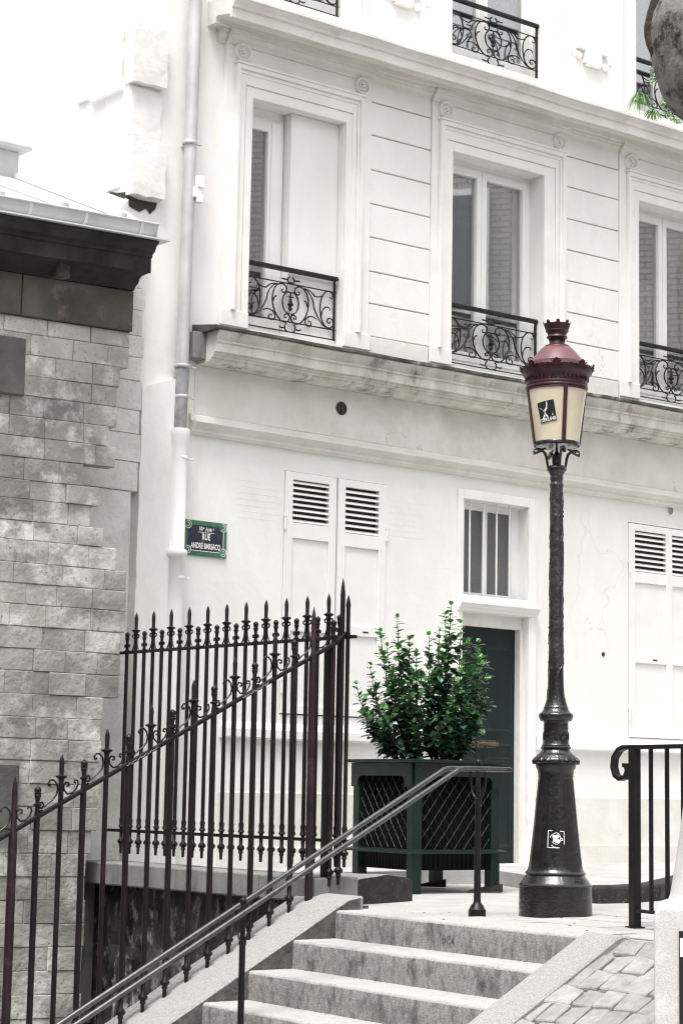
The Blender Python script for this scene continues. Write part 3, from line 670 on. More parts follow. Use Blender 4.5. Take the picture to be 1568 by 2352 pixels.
# lantern
def lz(cy): return ly(721.3 + cy * .16)
def LP(lst): 
    out = []
    for cy, h in lst: z, m = lz(cy); out.append((h * .16 * m, z))
    return out
def dz_at(deg): return radians(deg)
pane_t, pane_b = 1110, 1850
for q in range(4):
    a0 = radians(-79.3 + 90 * q); b = MB(); pr = LP([(pane_b, 322), (1600, 355), (1350, 390), (pane_t, 424)])
    pr2 = pr + [(r - .006, z) for r, z in reversed(pr)] + [pr[0]]
    b.lathe(LC, pr2, 16, None, a0 + .03, a0 + pi / 2 - .03)
    po = build('pane', b, M['opal'], lamp, smooth=True, sharp=60)
    if q == 3: pane = po
    b = MB(); zt, mt = lz(pane_t - 30); zb, mb_ = lz(pane_b + 20)
    rt, rb = 432 * .16 * mt, 330 * .16 * mb_; dv = Vector((cos(a0), sin(a0), 0)); tv = Vector((-sin(a0), cos(a0), 0))
    P0_, P1_ = LC + dv * rb + Vector((0, 0, zb)), LC + dv * rt + Vector((0, 0, zt))
    ax = (P1_ - P0_).normalized(); nn = tv.cross(ax)
    obox(b, (P0_ + P1_) / 2, tv * .0125, nn * .007, ax * (P1_ - P0_).length / 2)
    b.tube([P0_ + nn * -.007, P1_ + nn * -.007], .006, 6)
    build('rib', b, M['lamp_red'], lamp)
b = MB(); b.lathe(LC, LP([(1120, 420), (1118, 436), (1104, 437), (1094, 430), (1088, 442), (1070, 446), (1055, 440), (1050, 432), (1040, 436), (1020, 438), (1005, 430), (995, 427), (985, 440), (975, 436), (950, 440), (935, 452), (915, 462), (900, 470), (890, 484), (875, 496), (862, 502), (840, 503), (838, 480), (800, 470)]), 64)
for k in range(44):     # dentils round the collar
    a = 2 * pi * k / 44; z, m = lz(955); r = 444 * .16 * m; C = LC + Vector((cos(a) * r, sin(a) * r, z)); tv = Vector((-sin(a), cos(a), 0)); obox(b, C, tv * .0045, Vector((cos(a), sin(a), 0)) * .006, Vector((0, 0, .009)))
build('collar', b, M['lamp_red'], lamp, smooth=True, sharp=40)
b = MB(); b.lathe(LC, LP([(800, 480), (775, 462), (745, 434), (714, 404), (712, 396)]), 56)
build('hood_skirt', b, M['lamp_red'], lamp, smooth=True, sharp=40)
b = MB(); b.lathe(LC, LP([(716, 402), (702, 392), (600, 310), (520, 240), (487, 203), (483, 192)]), 56)
build('hood', b, M['lamp_cone'], lamp, smooth=True, sharp=40)
# cresting: eight palmettes with small waves between them
b = MB(); n = 240; vs = []; fs = []
ztop, mt = lz(838); r0 = 500 * .16 * mt
for i in range(n):
    a = 2 * pi * i / n; ph = ((a - radians(-97)) / (pi / 4)); f = abs(ph - round(ph)) * 2   # 0 at palmette, 1 between
    if f < .34: h = .014 + .036 * (1 - (f / .34) ** 1.6) + .004 * abs(sin(f * 30))
    else: h = .012 + .011 * abs(sin((f - .34) / .66 * pi * 1.5))
    rr2 = r0 + h * .22
    vs += [LC + Vector((cos(a) * r0, sin(a) * r0, ztop - .004)), LC + Vector((cos(a) * rr2, sin(a) * rr2, ztop + h)), LC + Vector((cos(a) * (rr2 - .006), sin(a) * (rr2 - .006), ztop + h)), LC + Vector((cos(a) * (r0 - .006), sin(a) * (r0 - .006), ztop - .004))]
for i in range(n):
    j = (i + 1) % n
    for k in range(4): fs.append((i * 4 + k, i * 4 + (k + 1) % 4, j * 4 + (k + 1) % 4, j * 4 + k))
b.add(vs, fs, raw=True)
for k in range(8):
    a = radians(-97) + k * pi / 4; dv = Vector((cos(a), sin(a), 0)); tv = Vector((-sin(a), cos(a), 0)); C = LC + dv * (r0 + .002) + Vector((0, 0, ztop + .004))
    for q in range(-3, 4):
        g = q * .42; b.tube([C, C + (tv * sin(g) + Vector((0, 0, 1)) * cos(g)) * .045 + dv * .010], [.003, .0055], 5)
    for q in (-1, 1): b.tube([C + tv * (.035 * q), C + tv * (.055 * q) + Vector((0, 0, .018)), C + tv * (.075 * q) + Vector((0, 0, .010)), C + tv * (.09 * q) + Vector((0, 0, .016))], .004, 5)
build('cresting', b, M['lamp_red'], lamp, smooth=True, sharp=40)
b = MB(); b.lathe(LC, LP([(487, 192), (478, 190), (470, 186), (458, 170), (445, 130), (430, 112), (418, 108), (380, 98), (365, 112), (352, 142), (340, 150), (328, 146), (315, 134), (300, 132), (275, 140), (262, 158), (250, 166), (240, 164), (236, 150)]), 40)
n = 160; vs = []; fs = []; zc_, m_ = lz(245)
for i in range(n):
    a = 2 * pi * i / n; ph = (a - radians(-92)) / (pi / 4); f = abs(ph - round(ph)) * 2
    h = .062 if f < .36 else (.038 + .008 * abs(sin(f * 16)))
    if f < .36 and f > .24: h = .056
    ra, rb2 = 160 * .16 * m_, (160 + 46 * h / .062) * .16 * m_
    vs += [LC + Vector((cos(a) * ra, sin(a) * ra, zc_)), LC + Vector((cos(a) * rb2, sin(a) * rb2, zc_ + h)), LC + Vector((cos(a) * (rb2 - .006), sin(a) * (rb2 - .006), zc_ + h)), LC + Vector((cos(a) * (ra - .006), sin(a) * (ra - .006), zc_))]
for i in range(n):
    j = (i + 1) % n
    for k in range(4): fs.append((i * 4 + k, i * 4 + (k + 1) % 4, j * 4 + (k + 1) % 4, j * 4 + k))
b.add(vs, fs, raw=True)
for k in range(16):
    a = 2 * pi * k / 16; z, m = lz(395); r = 100 * .16 * m; b.tube([LC + Vector((cos(a) * r, sin(a) * r, z - .014)), LC + Vector((cos(a) * (r + .006), sin(a) * (r + .006), z + .016))], .0035, 5)
build('chimney', b, M['lamp_red'], lamp, smooth=True, sharp=40)
b = MB()
pr = LP([(1905, 322), (1900, 330), (1862, 333), (1852, 326), (1852, 306), (1905, 304), (1905, 322)]); b.lathe(LC, pr, 56)
build('bottom_ring', b, M['lamp'], lamp, smooth=True, sharp=40)
b = MB(); zt, mt = lz(1925); zc2, mc2 = lz(2235)
for k in range(4):
    a = radians(-79.3 + 90 * k + 92) ; dv = Vector((cos(a), sin(a), 0)); P = lambda h, cy: LC + dv * (h * .16 * lz(cy)[1]) + Vector((0, 0, lz(cy)[0]))
    b.tube([P(70, 2230), P(128, 2205), P(140, 2150), P(150, 2080), P(175, 2010), P(225, 1965), P(300, 1950), P(345, 1965)], [.011, .010, .009, .010, .010, .009, .010, .006], 8)
    b.tube([P(165, 1935), P(200, 1950), P(240, 1985), P(300, 2010), P(335, 2020), P(345, 1980)], [.006, .006, .006, .008, .012, .006], 6)
    for hh in (215, 255, 290): b.tube([P(hh, 1935), P(hh - 8, 1985)], .0045, 5)
    b.tube([P(130, 2205), P(60, 2190), P(0, 2170)], .006, 6)
b.lathe(LC, LP([(2255, 60), (2250, 140), (2232, 142), (2225, 120), (2215, 60), (2160, 56), (2150, 66), (2030, 66), (2015, 40), (1960, 18), (1900, 14)]), 20)
build('bracket', b, M['lamp'], lamp, smooth=True, sharp=50)
b = MB(); a = radians(-79.3 + 92 + 270); z, m = lz(1520); b.tube([LC + Vector((.112 * cos(radians(8)), .112 * sin(radians(8)), z)), LC + Vector((.150 * cos(radians(8)), .150 * sin(radians(8)), z + .004))], [.004, .008], 8)
build('latch', b, M['lamp'], lamp)
# sticker on the left pane
stk_a = radians(-90 - 28); zs, ms = lz(1462)
rS = 376 * .16 * ms + .0035; slope = (424 - 322) / (pane_b - pane_t)
def on_pane(u, v, lift):     # u across, v up, metres, about the sticker centre; tilted slightly
    tl = radians(9); uu = u * cos(tl) - v * sin(tl); vv = u * sin(tl) + v * cos(tl)
    r = rS + vv * slope + lift; a = stk_a + uu / rS
    return LC + Vector((cos(a) * r, sin(a) * r, zs + vv))
def patch(outline, lift, mb):
    c = (sum(p[0] for p in outline) / len(outline), sum(p[1] for p in outline) / len(outline)); o = len(mb.v)
    mb.v += [on_pane(*p, lift) for p in outline]; mb.f.append(tuple(range(o, o + len(outline))))
Wk, Hk = .0585, .0675
b = MB()
m = 6
for i in range(m):
    x0, x1 = -Wk + 2 * Wk * i / m, -Wk + 2 * Wk * (i + 1) / m
    patch([(x0, -Hk), (x1, -Hk), (x1, Hk), (x0, Hk)], 0, b)
stb = build('sticker', b, M['sticker_black'], lamp, label='black square sticker with a white striped star mark')
b = MB()
S = lambda x, y: ((x - 500) * .00049 , (1462 - y) * .00049)
def quadstrip(p): patch([S(*q) for q in p], .0006, b)
# white star with three long points, cut by black stripes
quadstrip([(520, 1326), (582, 1524), (500, 1535), (468, 1470), (500, 1412)]); quadstrip([(410, 1402), (500, 1413), (470, 1470)]); quadstrip([(418, 1552), (470, 1468), (502, 1536)])
bb = MB()
for k in range(6):
    y0 = 1392 + k * 26; x0 = 500 - (8 * k if k < 3 else 40 - 6 * k); patch([S(x0 - 22, y0 - 2), S(x0 + 64, y0 + 34), S(x0 + 62, y0 + 44), S(x0 - 24, y0 + 8)], .0012, bb)
build('stripe', bb, M['sticker_black'], stb)
vs, fs = text_mesh('DEKLINE', .030, .92, 0, bold=.0008); o = len(b.v); b.v += [on_pane(v[0] + .001, v[1] - .0525, .0007) for v in vs]; b.f += [tuple(i + o for i in f) for f in fs]
build('print', b, M['sticker_white'], stb)
# stencilled square on the base cone
b = MB(); zc3, mc3 = ly(1536.6 + 1540 * .2534); rc = 212 * .2534 * mc3 + .006; ac = radians(-90 - 5)
def on_cone(u, v): r = rc - v * .10 ; a = ac + u / rc; return LC + Vector((cos(a) * r, sin(a) * r, zc3 + v))
def cstrip(pts, w):
    for p, q in zip(pts[:-1], pts[1:]):
        d = Vector((q[0] - p[0], q[1] - p[1])); d.normalize(); nn = Vector((-d.y, d.x)) * w; o = len(b.v)
        b.v += [on_cone(p[0] + nn.x, p[1] + nn.y), on_cone(q[0] + nn.x, q[1] + nn.y), on_cone(q[0] - nn.x, q[1] - nn.y), on_cone(p[0] - nn.x, p[1] - nn.y)]; b.f.append((o, o + 1, o + 2, o + 3))
cstrip([(.010, -.053), (-.052, -.051), (-.052, .055), (.052, .050), (.050, -.030)], .0022)
cl = []
for k in range(25):
    a = k / 24 * 2 * pi * .86 + 3.9; rr3 = .029 + .006 * abs(sin(a * 1.5)); cl.append((-.004 + cos(a) * rr3, .006 + sin(a) * rr3 * 1.05))
cstrip(cl, .0018)
for (cx, cy, r) in ((-.012, .016, .013), (.008, .019, .012), (-.002, -.004, .015), (.012, -.010, .012), (-.014, -.006, .008)):
    o = len(b.v); b.v += [on_cone(cx + r * cos(k * .5236), cy + r * sin(k * .5236)) for k in range(12)]; b.f.append(tuple(range(o, o + 12)))
cstrip([(.026, .010), (.040, .006), (.040, -.006), (.028, -.006)], .002); cstrip([(-.03, -.035), (-.012, -.048), (.02, -.052)], .002)
build('stencil', b, M['sticker_white'], lamp, label='small white stencilled square with a rounded blob on the lamp base')

# ================================================================== PLANTER
PC = Vector((.580, 15.30, 0)); PR = Vector((.84, .545, 0)).normalized(); PL = Vector((-.545, .84, 0)).normalized(); PS = .825
plt = empty('planter_box', PC + (PR + PL) * PS / 2, 'large dark green wooden planter box with wire mesh sides on four legs', 'planter')
def pw(a, b_, z): return PC + PR * a + PL * b_ + Vector((0, 0, z))
LG = .085
for (a, b_) in ((0, 0), (PS - LG, 0), (0, PS - LG), (PS - LG, PS - LG)):
    m = MB(pw); m.box(a, a + LG, b_, b_ + LG, .0 if (a, b_) == (0, 0) else .045, .985); build('leg', m, M['green_wood'], plt, bevel=.005)
m = MB(pw); o_ = .046
m.prism([(-o_, -o_), (PS + o_, -o_), (PS + o_, PS + o_), (-o_, PS + o_)], .985, 1.0); 
m = MB(pw)
for (x0, x1, y0, y1) in ((-o_, PS + o_, -o_, .10), (-o_, PS + o_, PS - .10, PS + o_), (-o_, .10, .10, PS - .10), (PS - .10, PS + o_, .10, PS - .10)): m.box(x0, x1, y0, y1, .986, 1.012)
build('top_rim', m, M['green_wood'], plt, bevel=.005)
def side_panel(f):          # f(u, depth, z): u along the face, depth outwards
    m = MB(f)
    # fascia board with arched lower corners
    out = [(.0, .985), (PS, .985), (PS, .86 - .02), (PS - .075, .84), (PS - .075, .86)]
    lo = []
    z1, r = .885, .055
    for k in range(7): a = pi / 2 * k / 6; lo.append((PS - LG - .006 - r + r * cos(a) + .0, z1 - r + r * sin(a)))
    for k in range(7): a = pi / 2 * k / 6; lo.append((LG + .006 + r - r * sin(a), z1 - r + r * cos(a)))
    outl = [(.0, .985), (PS, .985), (PS, .80), (PS - LG - .006, .80)] + lo + [(LG + .006, .80), (.0, .80)]
    n = len(outl); vs = [(u, .006, z) for u, z in outl] + [(u, .026, z) for u, z in outl]
    # split concave outline into left / right / top pieces
    def piece(poly):
        k = len(poly); m.add([(u, .003, z) for u, z in poly] + [(u, .020, z) for u, z in poly], [tuple(range(k)), tuple(range(k, 2 * k))[::-1]] + [(i, (i + 1) % k, k + (i + 1) % k, k + i) for i in range(k)])
    piece([(.0, .984), (PS, .984), (PS, z1), (.0, z1)])
    piece([(PS, z1 - .0005), (PS, .80), (PS - LG - .006, .80)] + lo[:7]); piece(lo[7:] + [(LG + .006, .80), (.0, .80), (.0, z1 - .0005)])
    return m
faces = [lambda u, d, z: pw(u, -d, z), lambda u, d, z: pw(-d, PS - u, z), lambda u, d, z: pw(PS - u, PS + d, z), lambda u, d, z: pw(PS + d, u, z)]
for fi, f in enumerate(faces):
    build('side_board', side_panel(f), M['green_wood'], plt)
    m = MB(f); n = 17
    for k in range(n):      # corrugated liner: shallow ribs
        u0 = LG + (PS - 2 * LG) * k / n; u1 = LG + (PS - 2 * LG) * (k + 1) / n; um = (u0 + u1) / 2
        m.add([(u0, -.075, .19), (u1, -.075, .19), (u1, -.075, .98), (u0, -.075, .98), (um, -.055, .19), (um, -.055, .98)], [(0, 4, 5, 3), (4, 1, 2, 5), (0, 1, 4), (3, 5, 2), (0, 3, 2, 1)])
    build('liner', m, M['liner'], plt)
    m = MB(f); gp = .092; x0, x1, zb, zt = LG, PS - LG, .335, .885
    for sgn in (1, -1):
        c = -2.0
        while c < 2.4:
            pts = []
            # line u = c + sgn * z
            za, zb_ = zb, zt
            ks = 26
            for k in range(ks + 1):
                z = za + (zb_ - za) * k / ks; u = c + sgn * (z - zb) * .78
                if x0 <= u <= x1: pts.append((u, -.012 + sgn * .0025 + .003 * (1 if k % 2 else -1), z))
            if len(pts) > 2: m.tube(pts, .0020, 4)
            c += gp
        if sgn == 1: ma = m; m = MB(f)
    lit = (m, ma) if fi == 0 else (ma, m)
    wm_ = build('wire_mesh', lit[1] if fi == 0 else lit[1], M['wire'], plt); build('wire_shaded', lit[0], M['wire_dark'], wm_)  # strands one way bright, the other dark: glint and shade put into colour
    m = MB(f); m.add([(-.045, .0, .300), (PS + .045, .0, .300), (PS + .045, .045, .300), (-.045, .045, .300), (-.0, .0, .335), (PS, .0, .335), (PS + .045, .045, .316), (-.045, .045, .316)], [(0, 1, 2, 3), (4, 7, 6, 5), (3, 2, 6, 7), (0, 3, 7, 4), (1, 5, 6, 2), (0, 4, 5, 1)])
    build('bottom_rail', m, M['green_wood'], plt, bevel=.003)
    m = MB(f); n = 15
    for k in range(n):
        u = LG + (PS - 2 * LG) * (k + .12) / n; m.box(u, u + (PS - 2 * LG) / n * .78, -.05, -.03, .175, .299)
    build('slats', m, M['liner'], plt)
m = MB(pw); m.box(.08, PS - .08, .08, PS - .08, .18, .90); build('soil', m, M['soil'], plt)
m = MB()
for (u, dz, sz_) in ((.045, .935, .006),):
    for f in faces[:2]:
        for uu in (.045, PS - .045, .38): m.tf = f; o = len(m.v); m.add([(uu - .007, .020, .93), (uu + .007, .020, .93), (uu + .007, .020, .944), (uu - .007, .020, .944), (uu - .004, .024, .933), (uu + .004, .024, .933), (uu + .004, .024, .941), (uu - .004, .024, .941)], [(0, 1, 5, 4), (1, 2, 6, 5), (2, 3, 7, 6), (3, 0, 4, 7), (4, 5, 6, 7)])
build('bolt', m, M['wire'], plt)
# wooden wedges under the far legs
wl = ['dark wooden wedge under the far rear leg of the planter', 'dark wooden wedge under the right leg of the planter, near the handrail post', 'dark wooden wedge under the left leg of the planter, behind the stone block']
for (a, b_, lab) in ((PS - LG / 2, PS - LG / 2, wl[0]), (PS - LG / 2, LG / 2, wl[1]), (LG / 2, PS - LG / 2, wl[2])):
    C = pw(a, b_, 0); m = MB(lambda x, y, z: C + Vector((x, y, z)))
    m.add([(-.19, -.05, .010), (.08, -.05, .010), (.08, .05, .010), (-.19, .05, .010), (.08, -.05, .07), (.08, .05, .07), (-.06, -.05, .044), (-.06, .05, .044)], [(3, 2, 1, 0), (0, 1, 4, 6), (2, 3, 7, 5), (1, 2, 5, 4), (6, 4, 5, 7), (0, 6, 7, 3)])
    build('wooden_wedge', m, M['wood'], origin=(C.x, C.y, 0), label=lab, cat='wedge', group='wooden wedges levelling the planter')

# ------------------------------------------------------------------ shrubs
def leaf(mb, at, P, d, up, L_, tipv):
    d = d.normalized(); s = d.cross(up)
    if s.length < 1e-3: s = d.orthogonal()
    s.normalize(); u = s.cross(d).normalized(); w = L_ * .36
    o = len(mb.v)
    mb.v += [P, P + d * L_ * .35 + s * w + u * L_ * .10, P + d * L_ * .42 + u * L_ * .02, P + d * L_ * .35 - s * w + u * L_ * .10, P + d * L_ * .74 + s * w * .72 + u * L_ * .03, P + d * L_ * .74 - s * w * .72 + u * L_ * .03, P + d * L_ - u * L_ * .10]
    mb.f += [(o, o + 1, o + 2), (o, o + 2, o + 3), (o + 1, o + 4, o + 2), (o + 2, o + 5, o + 3), (o + 2, o + 4, o + 6), (o + 2, o + 6, o + 5)]
    at += [tipv] * 7
def shrub(name, base, tips, label, dens=1.0):
    root = empty(name, base, label, 'shrub', 'leafy shrubs growing in the planter')
    fb, at, sb_ = MB(), [], MB(); zb = base.z
    def twig(P0_, P1_, P2_, n, r0, r1, vigor):
        pts = []
        for k in range(n + 1):
            t = k / n; pts.append(P0_ * (1 - t) ** 2 + P1_ * 2 * t * (1 - t) + P2_ * t * t + Vector((U(-.004, .004), U(-.004, .004), 0)))
        sb_.tube(pts, [r0 + (r1 - r0) * k / n for k in range(n + 1)], 5); return pts
    def dress(pts, start, vigor):
        n = len(pts); ph = U(0, 6)
        for k in range(int(n * start), n):
            ax = (pts[min(k + 1, n - 1)] - pts[max(k - 1, 0)]).normalized(); t = k / (n - 1); ph += 2.0 + U(-.4, .4)
            for q in (0, pi):
                if R() > .80: continue
                g = ph + q; o = ax.orthogonal().normalized(); sd = (Matrix.Rotation(g, 3, ax) @ o)
                d = (sd * 1.0 + ax * U(.2, .8) + Vector((0, 0, U(-.25, .15)))).normalized()
                L_ = U(.046, .10) * (1 if t < .85 else .8)
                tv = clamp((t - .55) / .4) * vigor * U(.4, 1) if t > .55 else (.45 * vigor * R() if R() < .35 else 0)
                leaf(fb, at, pts[k], d, Vector((U(-.2, .2), U(-.2, .2), 1)), L_, tv)
        for q in range(3):
            leaf(fb, at, pts[-1], (ax + Vector((U(-.5, .5), U(-.5, .5), 0))).normalized(), Vector((0, 0, 1)), U(.035, .05), vigor)
    for (px, py, dy) in tips:
        T = atY(px, py, 15.75 + dy); H_ = (T - base).length
        b0 = base + Vector((U(-.05, .05), U(-.05, .05), 0)); mid = b0.lerp(T, .42) + Vector(((T.x - base.x) * .42, dy * .3, -.03 + .04 * R()))
        n = max(8, int(H_ / .024)); pts = twig(b0, mid, T, n, .009, .0022, 1)
        hgt = clamp((T.z - zb) / .95); vg = .45 + .6 * hgt
        dress(pts, .26, vg)
        for k in range(int(n * .24), int(n * .86), 2):
            if R() < .46 * dens:
                ax = (pts[k + 1] - pts[k - 1]).normalized(); a = U(0, 2 * pi); sd = Vector((cos(a), sin(a) * 1.2, U(.2, .9))); Ls = U(.08, .21) * (1.15 - k / n * .6)
                E_2 = pts[k] + (sd.normalized() + ax * .6).normalized() * Ls; tw = twig(pts[k], pts[k].lerp(E_2, .5) + Vector((0, 0, -.008)), E_2, max(3, int(Ls / .022)), .003, .0015, 1)
                lv = clamp((E_2.z - zb) / .95); dress(tw, .15, .12 + .95 * max(0, lv - .2))
    build('branches', sb_, M['bark'], root, smooth=True)
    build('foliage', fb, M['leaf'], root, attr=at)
    return root
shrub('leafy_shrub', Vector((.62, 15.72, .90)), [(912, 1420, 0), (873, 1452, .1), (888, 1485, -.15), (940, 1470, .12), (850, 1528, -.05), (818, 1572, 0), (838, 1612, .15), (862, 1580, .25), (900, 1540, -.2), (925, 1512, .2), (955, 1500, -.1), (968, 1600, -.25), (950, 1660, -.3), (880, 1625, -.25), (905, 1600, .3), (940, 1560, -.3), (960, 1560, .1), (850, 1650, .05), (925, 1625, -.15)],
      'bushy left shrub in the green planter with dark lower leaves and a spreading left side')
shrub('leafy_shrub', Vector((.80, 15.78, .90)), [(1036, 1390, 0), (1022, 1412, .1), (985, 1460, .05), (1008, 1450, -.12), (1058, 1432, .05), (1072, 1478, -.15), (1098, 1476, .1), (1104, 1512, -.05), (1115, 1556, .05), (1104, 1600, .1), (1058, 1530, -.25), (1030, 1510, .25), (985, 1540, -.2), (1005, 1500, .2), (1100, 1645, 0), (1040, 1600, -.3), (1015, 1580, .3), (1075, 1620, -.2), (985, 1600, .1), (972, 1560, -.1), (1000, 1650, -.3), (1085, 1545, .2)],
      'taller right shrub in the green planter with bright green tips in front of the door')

# ================================================================== WHITE HOUSE
house = empty('white_house', FA + Vector((0, 0, .1)), 'white house', 'house')
house['label'] = 'white rendered house with tall windows, stone ledges and louvred shutters filling the background'
def holes_wall(mb, s0, s1, z0, z1, holes, nf, nb):
    S_ = sorted({s0, s1, *[h[0] for h in holes], *[h[1] for h in holes]}); Z_ = sorted({z0, z1, *[h[2] for h in holes], *[h[3] for h in holes]})
    S_ = [s for s in S_ if s0 <= s <= s1]; Z_ = [z for z in Z_ if z0 <= z <= z1]
    inh = lambda s, z: any(h[0] < s < h[1] and h[2] < z < h[3] for h in holes)
    for i in range(len(S_) - 1):
        for j in range(len(Z_) - 1):
            a, b_, c, d = S_[i], S_[i + 1], Z_[j], Z_[j + 1]
            if inh((a + b_) / 2, (c + d) / 2): continue
            m_ = max(1, int((b_ - a) / .6)); k_ = max(1, int((d - c) / .5))
            for ii in range(m_):
                for jj in range(k_):
                    x0, x1 = a + (b_ - a) * ii / m_, a + (b_ - a) * (ii + 1) / m_; y0, y1 = c + (d - c) * jj / k_, c + (d - c) * (jj + 1) / k_
                    mb.add([(x0, y0, nf), (x1, y0, nf), (x1, y1, nf), (x0, y1, nf)], [(0, 1, 2, 3)]); mb.add([(x0, y0, nb), (x1, y0, nb), (x1, y1, nb), (x0, y1, nb)], [(3, 2, 1, 0)])
    rects = [(s0, s1, z0, z1)] + [(max(h[0], s0), min(h[1], s1), max(h[2], z0), min(h[3], z1)) for h in holes if h[1] > s0 and h[0] < s1 and h[3] > z0 and h[2] < z1]
    for (a, b_, c, d) in rects:
        mb.add([(a, c, nf), (b_, c, nf), (b_, d, nf), (a, d, nf), (a, c, nb), (b_, c, nb), (b_, d, nb), (a, d, nb)], [(0, 4, 5, 1), (1, 5, 6, 2), (2, 6, 7, 3), (3, 7, 4, 0)])
WH = 4.69
bays = [dict(pl=.233, pr=1.859, fl=.323, fr=1.738, ol=.518, o=1.56), dict(pl=2.602, pr=4.39, fl=2.68, fr=4.33, ol=2.863, o=4.07), dict(pl=5.154, pr=6.95, fl=5.25, fr=6.86, ol=5.432, o=6.62)]
wholes = [(b_['ol'], b_['o'], 4.66, 6.70) for b_ in bays] + [(b_['ol'], b_['o'], 7.68, 9.9) for b_ in bays]
lower = [(.985, 2.135, 1.39, 3.47), (3.06, 3.90, .10, 2.40), (3.09, 3.90, 2.56, 3.44), (5.31, 6.50, 1.32, 3.45)]
m = MB(fw); holes_wall(m, -.72, 9.5, 3.80, 13.5, wholes, 0, -.35); build('upper_wall', m, M['plaster'], house)
m = MB(fw); holes_wall(m, -.72, 9.5, -.1, 3.80, lower, 0, -.35); build('lower_wall', m, M['plaster'], house)
m = MB(fw); m.box(-.72, -.37, -.1, 13.5, -7, -.351); build('side_wall', m, M['quoin'], house)
m = MB(fw); m.box(-.7, 9.5, 13.5, 13.7, -7, 0); m.box(9.2, 9.5, -.1, 13.5, -7, -.351); m.box(-.37, 9.2, -.1, 13.5, -7, -6.8); build('shell', m, M['plaster'], house)
# aged plaster band between string course and balcony ledge
m = MB(fw); m.box(.02, 9.4, 3.83, 4.262, .0, .006); build('plaster_band', m, M['plaster_old'], house)
# dark rooms behind the openings
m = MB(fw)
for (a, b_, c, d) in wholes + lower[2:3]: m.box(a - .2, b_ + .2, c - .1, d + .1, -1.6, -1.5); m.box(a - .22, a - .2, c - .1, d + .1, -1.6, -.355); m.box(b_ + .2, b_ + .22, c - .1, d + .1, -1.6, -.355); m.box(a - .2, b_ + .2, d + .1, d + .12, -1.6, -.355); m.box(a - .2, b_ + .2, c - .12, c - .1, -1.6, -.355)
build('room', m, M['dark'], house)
# window bays
for bi, q in enumerate(bays):
    m = MB(fw); holes_wall(m, q['pl'], q['pr'], 4.62, 7.16, [(q['ol'], q['o'], 4.66, 6.70)], .042, .001); build('bay_surround', m, M['trim'], house)
    def ring(mb, a0, a1, zt, i0, i1, zi, n0, n1):
        mb.box(a0, i0, 4.80, zt, n0, n1); mb.box(i1, a1, 4.80, zt, n0, n1); mb.box(i0, i1, zi, zt, n0, n1)
    m = MB(fw); a0, a1 = q['fl'], q['fr']
    ring(m, a0, a1, 6.965, a0 + .03, a1 - .03, 6.925, .043, .085); ring(m, a0 + .031, a1 - .031, 6.924, a0 + .055, a1 - .055, 6.89, .043, .064)
    ring(m, a0 + .056, a1 - .056, 6.889, a0 + .108, a1 - .108, 6.80, .043, .056)
    ring(m, q['ol'] - .075, q['o'] + .075, 6.79, q['ol'] - .002, q['o'] + .002, 6.702, .043, .049)
    m.box(a0 - .012, a1 + .012, 6.966, 6.985, .043, .10)
    build('architrave', m, M['trim'], house, bevel=.004)
    m = MB(fw)
    m.box(q['pl'] - .012, q['ol'] - .003, 4.655, 4.80, .043, .062); build('plinth_block', m, M['trim'], house, bevel=.006); m = MB(fw); m.box(q['o'] + .003, q['pr'] + .012, 4.655, 4.80, .043, .062); build('plinth_block', m, M['trim'], house, bevel=.006)
    m = MB(fw); m.box(q['pl'] + .19, q['pr'] - .19, 7.0, 7.13, .043, .050); build('frieze_panel', m, M['trim'], house, bevel=.003)
    if bi < 3:
        for sc_ in (q['pl'] + .155, q['pr'] - .125):
            m = MB(fw); m.disc((sc_, 7.075), [(.090, .043), (.088, .060), (.084, .078), (.076, .084), (.068, .078), (.062, .050), (.042, .046), (.038, .066), (.030, .072), (.022, .066), (.018, .048), (.012, .052), (.010, .074), (.001, .078)], 28); build('rosette', m, M['trim'], house, smooth=True, sharp=40)
# rusticated panels between bays, band under them
for (a, b_) in ((1.859, 2.602), (4.39, 5.154), (6.95, 7.7)):
    m = MB(fw); zs_ = [4.80, 5.10, 5.395, 5.71, 6.02, 6.335, 6.66, 6.97, 7.16]
    for z0, z1 in zip(zs_[:-1], zs_[1:]): m.stone(a + .002, b_ - .002, z0 + .006, z1 - .006, .001, .026, .005, 0)
    build('rusticated_panel', m, M['plaster'], house)
    m = MB(fw); m.box(a + .013, b_ - .013, 4.62, 4.795, .001, .034); build('band', m, M['cornice'], house, bevel=.005)
# main cornice with its bed mould stepping forward over each bay
cor = [(.0, 7.245), (.118, 7.246), (.118, 7.285), (.14, 7.30), (.32, 7.265), (.32, 7.235), (.345, 7.232), (.345, 7.315), (.362, 7.32), (.37, 7.345), (.40, 7.375), (.42, 7.385), (.42, 7.41), (.40, 7.42), (.0, 7.46)]
m = MB(fw); m.sweep(cor, .05, 9.4, .2, .012); build('cornice', m, M['cornice'], house)
def bed(off): return [(.0, 7.13), (.022 + off, 7.132), (.030 + off, 7.145), (.040 + off, 7.175), (.060 + off, 7.20), (.062 + off, 7.215), (.078 + off, 7.217), (.080 + off, 7.2455), (.0, 7.2455)]
for (a, b_, off) in ((.15, .226, 0), (.228, 1.864, .036), (1.866, 2.596, 0), (2.598, 4.394, .036), (4.396, 5.148, 0), (5.15, 6.96, .036), (6.962, 9.4, 0)):
    m = MB(fw); m.sweep(bed(off), a, b_, .25, 0); build('bed_mould', m, M['cornice'], house)
